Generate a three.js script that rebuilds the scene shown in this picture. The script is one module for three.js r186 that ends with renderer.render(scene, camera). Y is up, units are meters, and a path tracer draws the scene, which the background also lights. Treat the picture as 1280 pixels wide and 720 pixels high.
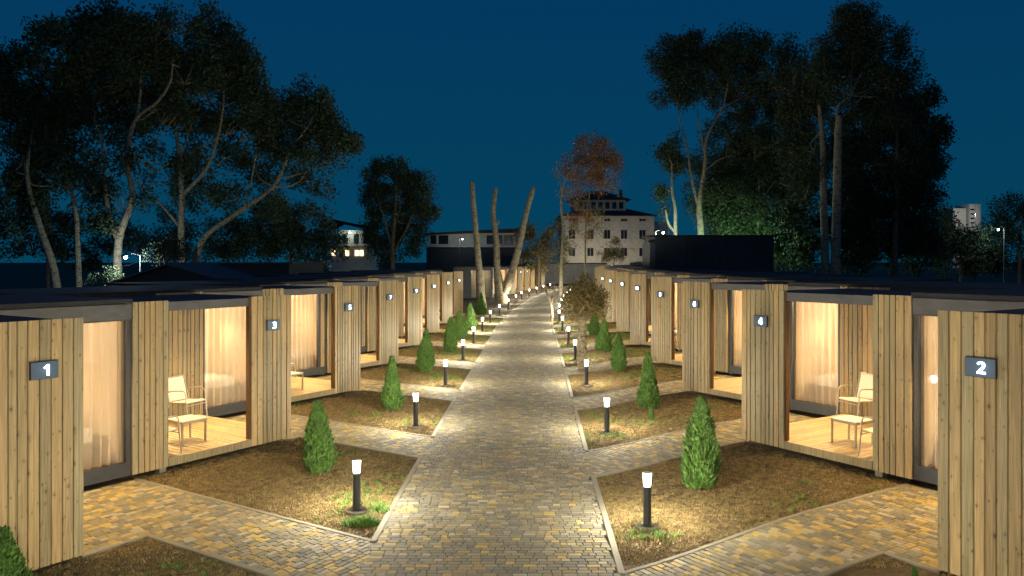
import * as THREE from 'three';
import { mergeGeometries } from 'three/addons/utils/BufferGeometryUtils.js';
import { FontLoader } from 'three/addons/loaders/FontLoader.js';
import { TextGeometry } from 'three/addons/geometries/TextGeometry.js';

// ---------------------------------------------------------------- camera, sky, exposure
const scene = new THREE.Scene();
const CAMH = 3.47, FPX = 980, HZ = 326;
const camera = new THREE.PerspectiveCamera(2 * Math.atan(360 / FPX) * 180 / Math.PI, 1280 / 720, 0.1, 3000);
camera.position.set(0, CAMH, 0);
camera.lookAt(0, CAMH, -10);
camera.setViewOffset(1280, 720, 0, 360 - HZ, 1280, 720);
camera.updateProjectionMatrix();

const SKY_W = 128, SKY_H = 64, skyData = new Float32Array(SKY_W * SKY_H * 4);
for (let j = 0; j < SKY_H; j++) for (let i = 0; i < SKY_W; i++) {
  const el = ((j + 0.5) / SKY_H - 0.5) * Math.PI, k = Math.min(1.5, Math.max(0, el / 0.32));
  const az = Math.cos((i / SKY_W) * Math.PI * 2 - 0.6) * 0.03;
  const o = (j * SKY_W + i) * 4;
  skyData[o] = 0.0010;
  skyData[o + 1] = (0.0530 - 0.0140 * k) * (1 + az);
  skyData[o + 2] = (0.104 + 0.008 * k) * (1 + az);
  skyData[o + 3] = 1;
}
const skyTex = new THREE.DataTexture(skyData, SKY_W, SKY_H, THREE.RGBAFormat, THREE.FloatType);
skyTex.mapping = THREE.EquirectangularReflectionMapping;
skyTex.magFilter = THREE.LinearFilter; skyTex.minFilter = THREE.LinearFilter;
skyTex.wrapS = THREE.RepeatWrapping;
skyTex.needsUpdate = true;
scene.background = skyTex;
scene.environment = skyTex;

const renderer = new THREE.WebGLRenderer({ antialias: true });
renderer.toneMapping = THREE.LinearToneMapping;
renderer.toneMappingExposure = 1.0;
renderer.shadowMap.enabled = true;

const LAMP = { bollard: 23, porch: 36, room: 48, entry: 50, addedMast: 275 };
const WARM = new THREE.Color().setRGB(1, 0.72, 0.36);
const ROOMC = new THREE.Color().setRGB(1, 0.77, 0.46);
const WHITE = new THREE.Color().setRGB(1, 0.91, 0.70);
const COLD = new THREE.Color().setRGB(0.80, 0.95, 1.0);

// ---------------------------------------------------------------- helpers
function rng(seed) { let a = seed >>> 0; return () => { a |= 0; a = a + 0x6D2B79F5 | 0; let t = Math.imul(a ^ a >>> 15, 1 | a); t = t + Math.imul(t ^ t >>> 7, 61 | t) ^ t; return ((t ^ t >>> 14) >>> 0) / 4294967296; }; }
const names = new Map();
function numbered(n) { const k = names.get(n) || 0; names.set(n, k + 1); return k ? `${n}_${String(k).padStart(3, '0')}` : n; }
function lin(r, g, b) { return new THREE.Color().setRGB(r, g, b); }
const smooth = (a, b, x) => { const t = Math.min(1, Math.max(0, (x - a) / (b - a))); return t * t * (3 - 2 * t); };
function mesh(name, geo, mat, parent) {
  const m = new THREE.Mesh(geo, mat); m.name = name; m.castShadow = true; m.receiveShadow = true;
  if (parent) parent.add(m); return m;
}
function thing(name, label, category, group) {
  const g = new THREE.Group(); g.name = numbered(name); g.userData = { label, category }; if (group) g.userData.group = group;
  scene.add(g); return g;
}
function structure(name, geo, mat, label) {
  const m = mesh(numbered(name), geo, mat, scene); m.userData = { kind: 'structure' };
  if (label) { m.userData.label = label[0]; m.userData.category = label[1]; }
  return m;
}
const at = (px, py, d) => new THREE.Vector3((px - 640) * d / FPX, CAMH - (py - HZ) * d / FPX, -d);
const WORDS = ['zero', 'one', 'two', 'three', 'four', 'five', 'six', 'seven', 'eight', 'nine', 'ten', 'eleven', 'twelve', 'thirteen', 'fourteen', 'fifteen', 'sixteen', 'seventeen', 'eighteen', 'nineteen', 'twenty', 'twenty one', 'twenty two', 'twenty three', 'twenty four', 'twenty five', 'twenty six', 'twenty seven', 'twenty eight', 'twenty nine', 'thirty', 'thirty one', 'thirty two', 'thirty three', 'thirty four'];

function bx(x0, x1, y0, y1, z0, z1) {   // box with uv in metres
  const a = Math.min(x0, x1), b = Math.max(x0, x1), c = Math.min(y0, y1), d = Math.max(y0, y1), e = Math.min(z0, z1), f = Math.max(z0, z1);
  const g = new THREE.BoxGeometry(b - a, d - c, f - e); g.translate((a + b) / 2, (c + d) / 2, (e + f) / 2);
  const p = g.attributes.position, n = g.attributes.normal, uv = g.attributes.uv;
  for (let i = 0; i < p.count; i++) {
    if (Math.abs(n.getX(i)) > 0.5) uv.setXY(i, p.getZ(i), p.getY(i));
    else if (Math.abs(n.getY(i)) > 0.5) uv.setXY(i, p.getX(i), p.getZ(i));
    else uv.setXY(i, p.getX(i), p.getY(i));
  }
  return g;
}
const merge = list => mergeGeometries(list.map(g => g.index ? g.toNonIndexed() : g));
function tube(pts, radii, sides = 7) {    // tapered tube through points, capped
  const curve = new THREE.CatmullRomCurve3(pts), N = Math.max(4, (pts.length - 1) * 5), pos = [], uv = [], idx = [];
  const fr = curve.computeFrenetFrames(N, false);
  let run = 0, prev = null;
  for (let i = 0; i <= N; i++) {
    const t = i / N, c = curve.getPoint(t), q = t * (radii.length - 1), k = Math.min(radii.length - 2, Math.floor(q));
    const r = radii.length === 1 ? radii[0] : radii[k] + (radii[k + 1] - radii[k]) * (q - k);
    if (prev) run += prev.distanceTo(c); prev = c;
    for (let s = 0; s <= sides; s++) {
      const a = s / sides * Math.PI * 2;
      const v = fr.normals[i].clone().multiplyScalar(Math.cos(a) * r).addScaledVector(fr.binormals[i], Math.sin(a) * r).add(c);
      pos.push(v.x, v.y, v.z); uv.push(s / sides * Math.PI * 2 * r, run);
    }
  }
  const W = sides + 1;
  for (let i = 0; i < N; i++) for (let s = 0; s < sides; s++) { const a = i * W + s, b = a + W; idx.push(a, a + 1, b, b, a + 1, b + 1); }
  for (const e of [0, N]) { const c = curve.getPoint(e / N), ci = pos.length / 3; pos.push(c.x, c.y, c.z); uv.push(0, e ? run : 0); for (let s = 0; s < sides; s++) idx.push(ci, e * W + s, e * W + s + 1); }
  const g = new THREE.BufferGeometry();
  g.setAttribute('position', new THREE.Float32BufferAttribute(pos, 3)); g.setAttribute('uv', new THREE.Float32BufferAttribute(uv, 2)); g.setIndex(idx); g.computeVertexNormals();
  return g;
}
const V = (x, y, z) => new THREE.Vector3(x, y, z);

// ---------------------------------------------------------------- textures
function valueNoise(seed, period) {
  const r = rng(seed), n = period, t = new Float32Array(n * n); for (let i = 0; i < t.length; i++) t[i] = r();
  const m = (a) => ((a % n) + n) % n;
  return (x, y) => { const xi = Math.floor(x), yi = Math.floor(y), fx = x - xi, fy = y - yi, u = fx * fx * (3 - 2 * fx), v = fy * fy * (3 - 2 * fy);
    const a = t[m(yi) * n + m(xi)], b = t[m(yi) * n + m(xi + 1)], c = t[m(yi + 1) * n + m(xi)], d = t[m(yi + 1) * n + m(xi + 1)];
    return a + (b - a) * u + (c - a) * v + (a - b - c + d) * u * v; };
}
const nz = valueNoise(11, 64), nz2 = valueNoise(29, 64);
const fbm = (x, y, p = 64) => nz(x, y) * 0.5 + nz2(x * 2, y * 2) * 0.27 + nz(x * 4, y * 4) * 0.15 + nz2(x * 8, y * 8) * 0.08;
function texture(w, h, fn, srgb = true, rx = 1, ry = 1) {
  const d = new Uint8Array(w * h * 4);
  for (let j = 0; j < h; j++) for (let i = 0; i < w; i++) { const c = fn(i / w, j / h, i, j), o = (j * w + i) * 4; for (let k = 0; k < 3; k++) d[o + k] = Math.max(0, Math.min(255, Math.round(c[k] * 255))); d[o + 3] = 255; }
  const t = new THREE.DataTexture(d, w, h); t.wrapS = t.wrapT = THREE.RepeatWrapping; t.magFilter = THREE.LinearFilter; t.minFilter = THREE.LinearMipmapLinearFilter; t.generateMipmaps = true;
  if (srgb) t.colorSpace = THREE.SRGBColorSpace; t.repeat.set(rx, ry); t.needsUpdate = true; return t;
}
// pine: 1 m across x 3 m along
const knots = (() => { const r = rng(5), l = []; for (let i = 0; i < 84; i++) l.push([r(), r(), 0.005 + r() * r() * 0.016, 0.35 + r() * 0.65]); return l; })();
function pine(u, v) {
  let g = fbm(u * 64, v * 6), f = nz(u * 256, v * 16), dark = 0, warp = 0;
  for (const [kx, ky, kr, ks] of knots) {
    let dx = Math.abs(u - kx); dx = Math.min(dx, 1 - dx); let dy = Math.abs(v - ky) * 3; dy = Math.min(dy, 3 - dy);
    if (dx > 0.06 || dy > 0.16) continue;
    const q = Math.sqrt(dx * dx + dy * dy * 0.45) / kr;
    if (q < 1) dark = Math.max(dark, ks * (1 - q * q * 0.5)); else if (q < 3) warp = Math.max(warp, (3 - q) / 2 * 0.3 * ks);
  }
  return { g: g * 0.65 + f * 0.35, dark, warp };
}
const pineTex = texture(512, 1024, (u, v) => { const p = pine(u, v), s = 0.80 + (p.g - 0.5) * 0.42 - p.warp * 0.35; return [0.89 * s * (1 - p.dark * 0.48), 0.81 * s * (1 - p.dark * 0.58), 0.64 * s * (1 - p.dark * 0.66)]; }, true, 1, 1 / 3);
const pineBump = texture(512, 1024, (u, v) => { const p = pine(u, v), h = 0.5 + (p.g - 0.5) * 0.5; return [h, h, h]; }, false, 1, 1 / 3);
const grit = texture(256, 256, (u, v, i, j) => { const n = fbm(u * 64, v * 64) * 0.55 + nz(i * 0.9, j * 0.9) * 0.45, s = 0.72 + n * 0.42; return [s, s, s * 0.98]; }, true, 3, 3);
const gritBump = texture(256, 256, (u, v, i, j) => { const n = fbm(u * 64, v * 64) * 0.5 + nz(i * 0.9, j * 0.9) * 0.5; return [n, n, n]; }, false, 3, 3);
const soilTex = texture(1024, 1024, (u, v, i, j) => {
  const a = fbm(u * 16, v * 16), b = nz(u * 64, v * 64), c = nz2(i * 0.5, j * 0.5), st = nz(i * 0.25 + j * 0.15, j * 0.9), green = 0.6 * smooth(0.5, 0.8, nz2(u * 8 + 3, v * 8 + 7) * 0.35 + b * 0.3 + c * 0.35);
  const s = 0.62 + a * 0.35 + (b - 0.5) * 0.22 + (c - 0.5) * 0.34 + (st > 0.8 ? 0.28 : 0);
  const R = 0.47 * (1 - green) + 0.36 * green, G = 0.37 * (1 - green) + 0.38 * green, B = 0.21 * (1 - green) + 0.17 * green;
  return [R * s, G * s, B * s];
}, true, 1 / 4, 1 / 4);
const soilBump = texture(512, 512, (u, v, i, j) => { const h = fbm(u * 32, v * 32) * 0.5 + nz(i * 0.7, j * 0.7) * 0.5; return [h, h, h]; }, false, 1 / 2, 1 / 2);
const barkTex = texture(256, 512, (u, v, i, j) => { const n = fbm(u * 16, v * 32), m = nz2(u * 8, v * 64), patch = smooth(0.60, 0.72, fbm(u * 8 + 5, v * 16 + 2)); const s = 0.62 + n * 0.35 - (m > 0.75 ? 0.22 : 0) - patch * 0.3; return [s * 0.86, s * 0.82, s * 0.72]; }, true, 1, 0.5);
const barkBump = texture(256, 512, (u, v) => { const h = fbm(u * 16, v * 32) * 0.6 + nz2(u * 8, v * 64) * 0.4; return [h, h, h]; }, false, 1, 0.5);
const plasterTex = texture(256, 256, (u, v) => { const n = fbm(u * 16, v * 16), s = 0.84 + n * 0.2; return [s, s * 0.99, s * 0.96]; }, true, 1 / 6, 1 / 6);
const metalTex = texture(256, 256, (u, v, i, j) => { const n = fbm(u * 12, v * 30), s = 0.8 + n * 0.3 + (nz(i * 0.8, j * 0.8) - 0.5) * 0.06; return [s, s, s]; }, true, 0.5, 0.5);

// ---------------------------------------------------------------- materials
const std = (c, o = {}) => new THREE.MeshStandardMaterial({ color: c, roughness: 0.8, side: THREE.DoubleSide, ...o });
const M = {};
M.pine = [[0.68, 0.61, 0.47], [0.52, 0.50, 0.41], [0.78, 0.67, 0.49], [0.60, 0.60, 0.52], [0.50, 0.43, 0.31]].map(c => std(lin(...c), { map: pineTex, bumpMap: pineBump, bumpScale: 0.0012, roughness: 0.52 }));
M.deck = [[0.92, 0.80, 0.62], [0.80, 0.70, 0.54], [0.97, 0.84, 0.64]].map(c => std(lin(...c), { map: pineTex, bumpMap: pineBump, bumpScale: 0.001, roughness: 0.6 }));
M.roomWall = std(lin(0.46, 0.37, 0.27), { roughness: 0.8, map: plasterTex });
M.roomFloor = std(lin(0.42, 0.29, 0.17), { map: pineTex, roughness: 0.5 });
M.core = M.pine[0];
M.brown = std(lin(0.24, 0.13, 0.055), { map: pineTex, roughness: 0.6 });
M.porchRoof = std(lin(0.085, 0.045, 0.036), { map: metalTex, roughness: 0.75 });
M.roof = std(lin(0.020, 0.021, 0.024), { map: metalTex, roughness: 0.85 });
M.frame = std(lin(0.036, 0.038, 0.043), { map: metalTex, roughness: 0.45, metalness: 0.2 });
M.header = std(lin(0.085, 0.085, 0.088), { map: metalTex, roughness: 0.55 });
M.glass = new THREE.MeshPhysicalMaterial({ color: 0xffffff, transmission: 1, thickness: 0, roughness: 0.02, ior: 1.45, side: THREE.DoubleSide });
M.curtain = new THREE.MeshPhysicalMaterial({ color: lin(0.92, 0.84, 0.70), roughness: 1, transmission: 0.4, thickness: 0, transparent: true, opacity: 0.42, side: THREE.DoubleSide });
M.linen = std(lin(0.80, 0.77, 0.72), { roughness: 0.95 });
M.bedBase = std(lin(0.30, 0.24, 0.18), { roughness: 0.9, map: grit });
M.concrete = std(lin(0.20, 0.185, 0.148), { map: grit, bumpMap: gritBump, bumpScale: 0.002, roughness: 0.92 });
M.bed = std(lin(0.055, 0.047, 0.036), { map: grit, roughness: 1 });
M.soil = std(lin(0.62, 0.60, 0.56), { map: soilTex, bumpMap: soilBump, bumpScale: 0.02, roughness: 1 });
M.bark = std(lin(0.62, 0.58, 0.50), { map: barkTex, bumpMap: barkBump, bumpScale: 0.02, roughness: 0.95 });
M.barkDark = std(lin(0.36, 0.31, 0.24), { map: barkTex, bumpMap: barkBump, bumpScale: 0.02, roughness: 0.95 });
M.post = std(lin(0.030, 0.033, 0.040), { roughness: 0.42, metalness: 0.3 });
M.plate = std(lin(0.06, 0.10, 0.155), { roughness: 0.35 });
M.plateBack = std(lin(0.02, 0.022, 0.026), { roughness: 0.5 });
M.digit = std(lin(0.9, 0.93, 1), { emissive: lin(0.82, 0.92, 1), emissiveIntensity: 3.5, roughness: 0.5 });
M.lampGlow = std(lin(1, 0.97, 0.9), { emissive: lin(1, 0.93, 0.76), emissiveIntensity: 9, roughness: 0.4 });
M.warmGlow = std(lin(1, 0.9, 0.75), { emissive: lin(1, 0.72, 0.36), emissiveIntensity: 5, roughness: 0.5 });
M.coldGlow = std(lin(1, 1, 1), { emissive: lin(0.9, 0.97, 1), emissiveIntensity: 30, roughness: 0.5 });
M.sling = std(lin(0.80, 0.77, 0.70), { roughness: 0.8, map: grit });
M.tubeMetal = std(lin(0.42, 0.36, 0.28), { roughness: 0.4, metalness: 0.3 });
M.tableTop = std(lin(0.60, 0.56, 0.49), { roughness: 0.5, map: grit });
const leafMat = (c) => new THREE.MeshPhysicalMaterial({ color: lin(...c), roughness: 0.7, transmission: 0.3, thickness: 0, side: THREE.DoubleSide, vertexColors: true });
M.leafDark = std(lin(0.031, 0.054, 0.018), { vertexColors: true, roughness: 0.8 });
M.leafGreen = M.leafDark;
M.leafBrownLit = leafMat([0.42, 0.19, 0.055]);  // brown leaves, colour raised to carry orange light from the path lamps
M.leafAutumn = leafMat([0.17, 0.13, 0.03]);
M.thuja = std(lin(0.070, 0.155, 0.024), { vertexColors: true, roughness: 0.7 });
M.grassDry = std(lin(0.19, 0.140, 0.058), { vertexColors: true, roughness: 0.9 });
M.grassGreen = std(lin(0.10, 0.19, 0.030), { vertexColors: true, roughness: 0.8 });
M.white = std(lin(0.66, 0.63, 0.56), { map: plasterTex, roughness: 0.9 });
M.whiteDim = M.white;
M.navy = std(lin(0.020, 0.026, 0.034), { map: metalTex, roughness: 0.6 });
M.darkWin = std(lin(0.02, 0.028, 0.035), { roughness: 0.12 });
M.tile = std(lin(0.045, 0.028, 0.024), { roughness: 0.9, map: grit });
M.blueRoof = std(lin(0.075, 0.085, 0.10), { roughness: 0.6, map: metalTex });

// ---------------------------------------------------------------- layout of the place
const PC = [[-40, -1.3], [0, -0.42], [8.6, -0.26], [13, -0.157], [20, 0.06], [30, 0.37], [40, 0.62], [45, 0.85], [50, 1.2], [57, 1.75], [64, 2.4], [70, 2.95], [76, 3.75], [82, 4.65], [88, 5.6], [94, 6.6], [105, 8.6], [120, 11.6], [140, 16]];
function pc(d) { let k = 0; while (k < PC.length - 2 && d > PC[k + 1][0]) k++; const [a, x] = PC[k], [b, y] = PC[k + 1]; return x + (y - x) * (d - a) / (b - a); }
const HALF = 1.41;                                             // half the width of the paved main path
const gy = (x, d) => 0.12 * smooth(1.7, 4.2, x - pc(d));       // the lawns on the even side lie a little higher
const TH = 57 * Math.PI / 180, CT = Math.cos(TH), ST = Math.sin(TH);
// cabin corners: the outer corner of every number fin, x and distance down the path
const LEFT = [[-4.91, 9.0], [-4.22, 15.0], [-3.98, 20.65], [-3.79, 26.2], [-3.62, 31.8], [-3.46, 37.4], [-3.25, 43.0], [-3.02, 48.5]];
const RIGHT = [[4.47, 8.25], [4.18, 14.3], [4.30, 19.85], [4.50, 25.4], [4.66, 31.0], [4.86, 36.6], [5.03, 42.2], [5.25, 47.8], [5.75, 53.4], [6.2, 59.0]];
const cabins = [];
LEFT.forEach(([x, d], i) => cabins.push({ side: 1, x, d, no: 1 + 2 * i, next: LEFT[i + 1] }));
RIGHT.forEach(([x, d], i) => cabins.push({ side: -1, x, d, no: 2 + 2 * i, next: RIGHT[i + 1] }));
[[0.35, 80], [1.15, 85], [1.95, 90], [2.75, 95], [3.6, 100], [4.4, 105]].forEach(([x, d], i, l) => cabins.push({ side: 1, x, d, no: 23 + 2 * i, next: l[i + 1] }));
[[8.4, 76], [9.3, 82], [10.3, 88]].forEach(([x, d], i, l) => cabins.push({ side: -1, x, d, no: 24 + 2 * i, next: l[i + 1] }));
for (const c of cabins) {
  // s runs along the facade away from the camera, n towards the path; on the even side s is mirrored
  c.toWorld = (s, n) => [c.x + c.side * (s * CT + n * ST), c.d + s * ST - n * CT];
  const [dx, dd] = c.next ? [(c.next[0] - c.x) * c.side, c.next[1] - c.d] : [0.2, 5.6];
  c.ds = dx * CT + dd * ST; c.dn = dx * ST - dd * CT;
  c.yb = c.side > 0 ? 0.10 : 0.23;
}

// ---------------------------------------------------------------- ground
{
  const xs = [], dsn = [];
  for (const v of [-900, -300, -120, -60, -35, -22, -15, -11]) xs.push(v);
  for (let v = -9; v <= 9.01; v += 0.5) xs.push(v);
  for (const v of [11, 15, 22, 35, 60, 120, 300, 900]) xs.push(v);
  for (const v of [-80, -30, -12]) dsn.push(v);
  for (let v = -4; v <= 60; v += 1) dsn.push(v);
  for (const v of [63, 66, 70, 74, 78, 82, 86, 90, 95, 100, 106, 112, 120, 140, 180, 260, 400, 700, 1500]) dsn.push(v);
  const pos = [], uv = [], idx = [], W = xs.length;
  for (const d of dsn) for (const x of xs) { pos.push(x, gy(x, d), -d); uv.push(x, d); }
  for (let j = 0; j < dsn.length - 1; j++) for (let i = 0; i < W - 1; i++) { const a = j * W + i, b = a + W; idx.push(a, a + 1, b, b, a + 1, b + 1); }
  const g = new THREE.BufferGeometry(); g.setAttribute('position', new THREE.Float32BufferAttribute(pos, 3)); g.setAttribute('uv', new THREE.Float32BufferAttribute(uv, 2)); g.setIndex(idx); g.computeVertexNormals();
  structure('ground', g, M.soil);
}

// ---------------------------------------------------------------- paving
const COURSE = 0.085, LENS = [0.082, 0.112, 0.165];
function paverGeo(L, W, H) {     // chamfered block, top at y = 0
  const c = 0.0055, l = L / 2 - 0.0042, w = W / 2 - 0.0042, P = [];
  const q = (a, b, e, f) => P.push(...a, ...b, ...e, ...a, ...e, ...f);
  const A = [[-l, 0], [l, 0], [l, 0], [-l, 0]];
  const o = [[-l, -w], [l, -w], [l, w], [-l, w]], i = [[-l + c, -w + c], [l - c, -w + c], [l - c, w - c], [-l + c, w - c]];
  const top = i.map(p => [p[0], 0, p[1]]), rim = o.map(p => [p[0], -c * 0.8, p[1]]), bot = o.map(p => [p[0], -H, p[1]]);
  q(top[3], top[2], top[1], top[0]);
  for (let k = 0; k < 4; k++) { const m = (k + 1) % 4; q(top[k], top[m], rim[m], rim[k]); q(rim[k], rim[m], bot[m], bot[k]); }
  const g = new THREE.BufferGeometry(); g.setAttribute('position', new THREE.Float32BufferAttribute(P, 3));
  const uv = []; for (let k = 0; k < P.length; k += 3) uv.push(P[k], P[k + 2]); g.setAttribute('uv', new THREE.Float32BufferAttribute(uv, 2)); g.computeVertexNormals();
  return g;
}
const paverGeos = LENS.map(L => paverGeo(L, COURSE, 0.03));
const paverBase = { map: grit, bumpMap: gritBump, bumpScale: 0.0022, roughness: 0.86 };
const PAL = [[0.150, 0.139, 0.108], [0.172, 0.158, 0.120], [0.125, 0.117, 0.094], [0.235, 0.215, 0.162], [0.31, 0.28, 0.21], [0.37, 0.27, 0.085], [0.26, 0.20, 0.082], [0.215, 0.178, 0.105], [0.19, 0.165, 0.112]];
const PALW = [0.19, 0.20, 0.08, 0.11, 0.04, 0.04, 0.12, 0.12, 0.10];
const paverMats = PAL.map(c => std(lin(...c), paverBase));
const paverInst = std(lin(1, 1, 1), paverBase);
function pick(r, w) { let q = r(), k = 0; while (k < w.length - 1 && q > w[k]) { q -= w[k]; k++; } return k; }
const PALS = [0.13, 0.15, 0.04, 0.10, 0.11, 0.17, 0.13, 0.09, 0.08];
function layPavers(parent, list, seed, nearCount, W = PALW) {
  const r = rng(seed);
  for (const p of list) p.col = pick(r, W);
  const order = list.map((p, i) => i).filter(i => list[i].seen).sort((a, b) => list[a].d - list[b].d);
  const near = new Set(order.slice(0, nearCount));
  for (const i of near) { const p = list[i]; const m = mesh('paver', paverGeos[p.len], paverMats[p.col], parent); m.position.set(p.x, p.y, -p.d); m.rotation.set(p.tx, p.rot, p.tz); }
  const mtx = new THREE.Matrix4(), q = new THREE.Quaternion(), e = new THREE.Euler(), one = V(1, 1, 1), col = new THREE.Color();
  LENS.forEach((_, k) => {
    const sel = list.filter((p, i) => p.len === k && !near.has(i)); if (!sel.length) return;
    const im = new THREE.InstancedMesh(paverGeos[k], paverInst, sel.length); im.name = 'paver_field'; im.userData = { kind: 'stuff' }; im.receiveShadow = true; im.castShadow = true;
    sel.forEach((p, i) => { e.set(p.tx, p.rot, p.tz); q.setFromEuler(e); mtx.compose(V(p.x, p.y, -p.d), q, one); im.setMatrixAt(i, mtx); const s = 0.85 + r() * 0.3; const c = PAL[p.col]; im.setColorAt(i, col.setRGB(c[0] * s, c[1] * s, c[2] * s)); });
    parent.add(im);
  });
}
const inView = (x, d, y = 0) => { if (d < 1) return false; const px = 640 + x * FPX / d, py = HZ + (CAMH - y) * FPX / d; return px > -5 && px < 1285 && py < 723; };
function strip(rows, mat, name, parent) {   // rows: [[left point], [right point]] of Vector3
  const pos = [], uv = [], idx = [];
  for (const [a, b] of rows) { pos.push(a.x, a.y, a.z, b.x, b.y, b.z); uv.push(a.x, a.z, b.x, b.z); }
  for (let i = 0; i < rows.length - 1; i++) { const k = i * 2; idx.push(k, k + 1, k + 2, k + 2, k + 1, k + 3); }
  const g = new THREE.BufferGeometry(); g.setAttribute('position', new THREE.Float32BufferAttribute(pos, 3)); g.setAttribute('uv', new THREE.Float32BufferAttribute(uv, 2)); g.setIndex(idx); g.computeVertexNormals();
  return parent ? mesh(name, g, mat, parent) : g;
}
function kerbGeo(line, w, h, top) {         // kerb stone band along a polyline of [x, d]
  const pos = [], uv = [], idx = [];
  let run = 0;
  line.forEach(([x, d], i) => {
    const a = line[Math.max(0, i - 1)], b = line[Math.min(line.length - 1, i + 1)]; let tx = b[0] - a[0], td = b[1] - a[1]; const l = Math.hypot(tx, td); tx /= l; td /= l;
    const nx = -td, nd = tx, y = gy(x, d) + top; if (i) run += Math.hypot(x - line[i - 1][0], d - line[i - 1][1]);
    const c = 0.008;
    for (const [o, yy] of [[-w / 2, y - h], [-w / 2, y - c], [-w / 2 + c, y], [w / 2 - c, y], [w / 2, y - c], [w / 2, y - h]]) { pos.push(x + nx * o, yy, -(d + nd * o)); uv.push(o + yy, run); }
  });
  for (let i = 0; i < line.length - 1; i++) for (let k = 0; k < 5; k++) { const a = i * 6 + k, b = a + 6; idx.push(a, a + 1, b, b, a + 1, b + 1); }
  for (const e of [0, line.length - 1]) for (let k = 1; k < 5; k++) idx.push(e * 6, e * 6 + k, e * 6 + k + 1);
  let g = new THREE.BufferGeometry(); g.setAttribute('position', new THREE.Float32BufferAttribute(pos, 3)); g.setAttribute('uv', new THREE.Float32BufferAttribute(uv, 2)); g.setIndex(idx); g = g.toNonIndexed(); g.computeVertexNormals();
  return g;
}
function sampleLine(a, b, step) { const n = Math.max(1, Math.ceil(Math.hypot(b[0] - a[0], b[1] - a[1]) / step)), l = []; for (let i = 0; i <= n; i++) l.push([a[0] + (b[0] - a[0]) * i / n, a[1] + (b[1] - a[1]) * i / n]); return l; }

const mainPath = new THREE.Group(); mainPath.name = 'main_path'; mainPath.userData = { kind: 'structure', label: 'straight brick paved walkway between the two rows of cabins' }; scene.add(mainPath);
{
  const rows = []; for (let d = -12; d <= 118; d += 1) rows.push([V(pc(d) - HALF - 0.02, 0.007, -d), V(pc(d) + HALF + 0.02, 0.007, -d)]);
  strip(rows, M.bed, 'bedding', mainPath);
  const list = [], r = rng(77); let row = 0;
  for (let d = 4; d < 112; d += COURSE) {
    row++; let x = pc(d) - HALF - r() * 0.05;
    const end = pc(d) + HALF;
    while (x < end - 0.03) {
      let k = pick(r, [0.10, 0.38, 0.52]); while (k > 0 && x + LENS[k] > end + 0.02) k--;
      const L = LENS[k]; const X = x + L / 2;
      list.push({ x: X, d, y: 0.032 + (r() - 0.5) * 0.003, len: k, rot: (r() - 0.5) * 0.008, tx: (r() - 0.5) * 0.010, tz: (r() - 0.5) * 0.008, seen: inView(X, d) });
      x += L;
    }
  }
  layPavers(mainPath, list, 9, 300);
}
// side paths, one for each cabin
const openings = { 1: [], '-1': [] };
const pathEdge = (side, d) => pc(d) - side * HALF;              // odd cabins stand on the low-x side
for (const c of cabins) {
  if (c.d > 62) continue;
  const s0 = c.ds - 4.5, s1 = c.ds - 3.12, n0 = c.dn - 0.05, root = new THREE.Group();
  root.name = numbered('side_path'); root.userData = { kind: 'structure', label: `yellow and grey brick side path leading to the cabin marked ${WORDS[c.no]}` }; scene.add(root);
  const hit = s => { let n = 0; for (let i = 0; i < 60; i++) { const [x, d] = c.toWorld(s, n); const gap = (pathEdge(c.side, d) - x) * c.side; n += gap * 0.8; } return n; };
  const nA = hit(s0), nB = hit(s1); c.s0 = s0; c.s1 = s1;
  openings[c.side].push([c.toWorld(s0, nA)[1], c.toWorld(s1, nB)[1]]);
  const P = (s, n, y) => { const [x, d] = c.toWorld(s, n); return V(x, gy(x, d) + y, -d); };
  const rows = [], K = 14; for (let i = 0; i <= K; i++) { const t = i / K; rows.push([P(s0, -0.2 + (nA + 0.2) * t, 0.0025), P(s1, -0.2 + (nB + 0.2) * t, 0.0025)]); }
  strip(rows, M.bed, 'bedding', root);
  const rows2 = []; for (let i = 0; i <= 8; i++) { const t = i / 8; rows2.push([P(0.04, n0 + (-0.2 - n0) * t, 0.0027), P(s1, n0 + (-0.2 - n0) * t, 0.0027)]); }
  strip(rows2, M.bed, 'bedding', root);
  const list = [], r = rng(100 + c.no);
  if (c.d < 45) {
    for (let n = n0; n < Math.max(nA, nB) + 0.25; n += COURSE) {
      let s = (n < -0.2 ? 0.06 : s0 + 0.03) - r() * 0.05; const end = s1 - 0.03;
      while (s < end - 0.02) {
        let k = pick(r, [0.10, 0.38, 0.52]); while (k > 0 && s + LENS[k] > end + 0.03) k--;
        const S = s + LENS[k] / 2; s += LENS[k];
        const [x, d] = c.toWorld(S, n);
        if ((x - pathEdge(c.side, d)) * c.side > 0.06) continue;
        list.push({ x, d, y: gy(x, d) + 0.017 + (r() - 0.5) * 0.003, len: k, rot: c.side * TH + (r() - 0.5) * 0.008, tx: (r() - 0.5) * 0.012, tz: (r() - 0.5) * 0.012, seen: inView(x, d) && n > c.dn + 0.1 && (n < -0.1 ? S > 0.9 + n * 0.4 : true) });
      }
    }
    layPavers(root, list, 500 + c.no, c.d < 12 ? 300 : c.d < 18 ? 200 : 0, PALS);
  }
  const line = (a, b) => mesh('kerb', kerbGeo(sampleLine(c.toWorld(...a), c.toWorld(...b), 0.6), 0.07, 0.08, 0.026), M.concrete, root);
  line([s1, n0], [s1, nB - 0.04]);
  line([s0, -0.19], [s0, nA - 0.04]);
  line([0.06, -0.19], [s0 - 0.036, -0.19]);
}
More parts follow.
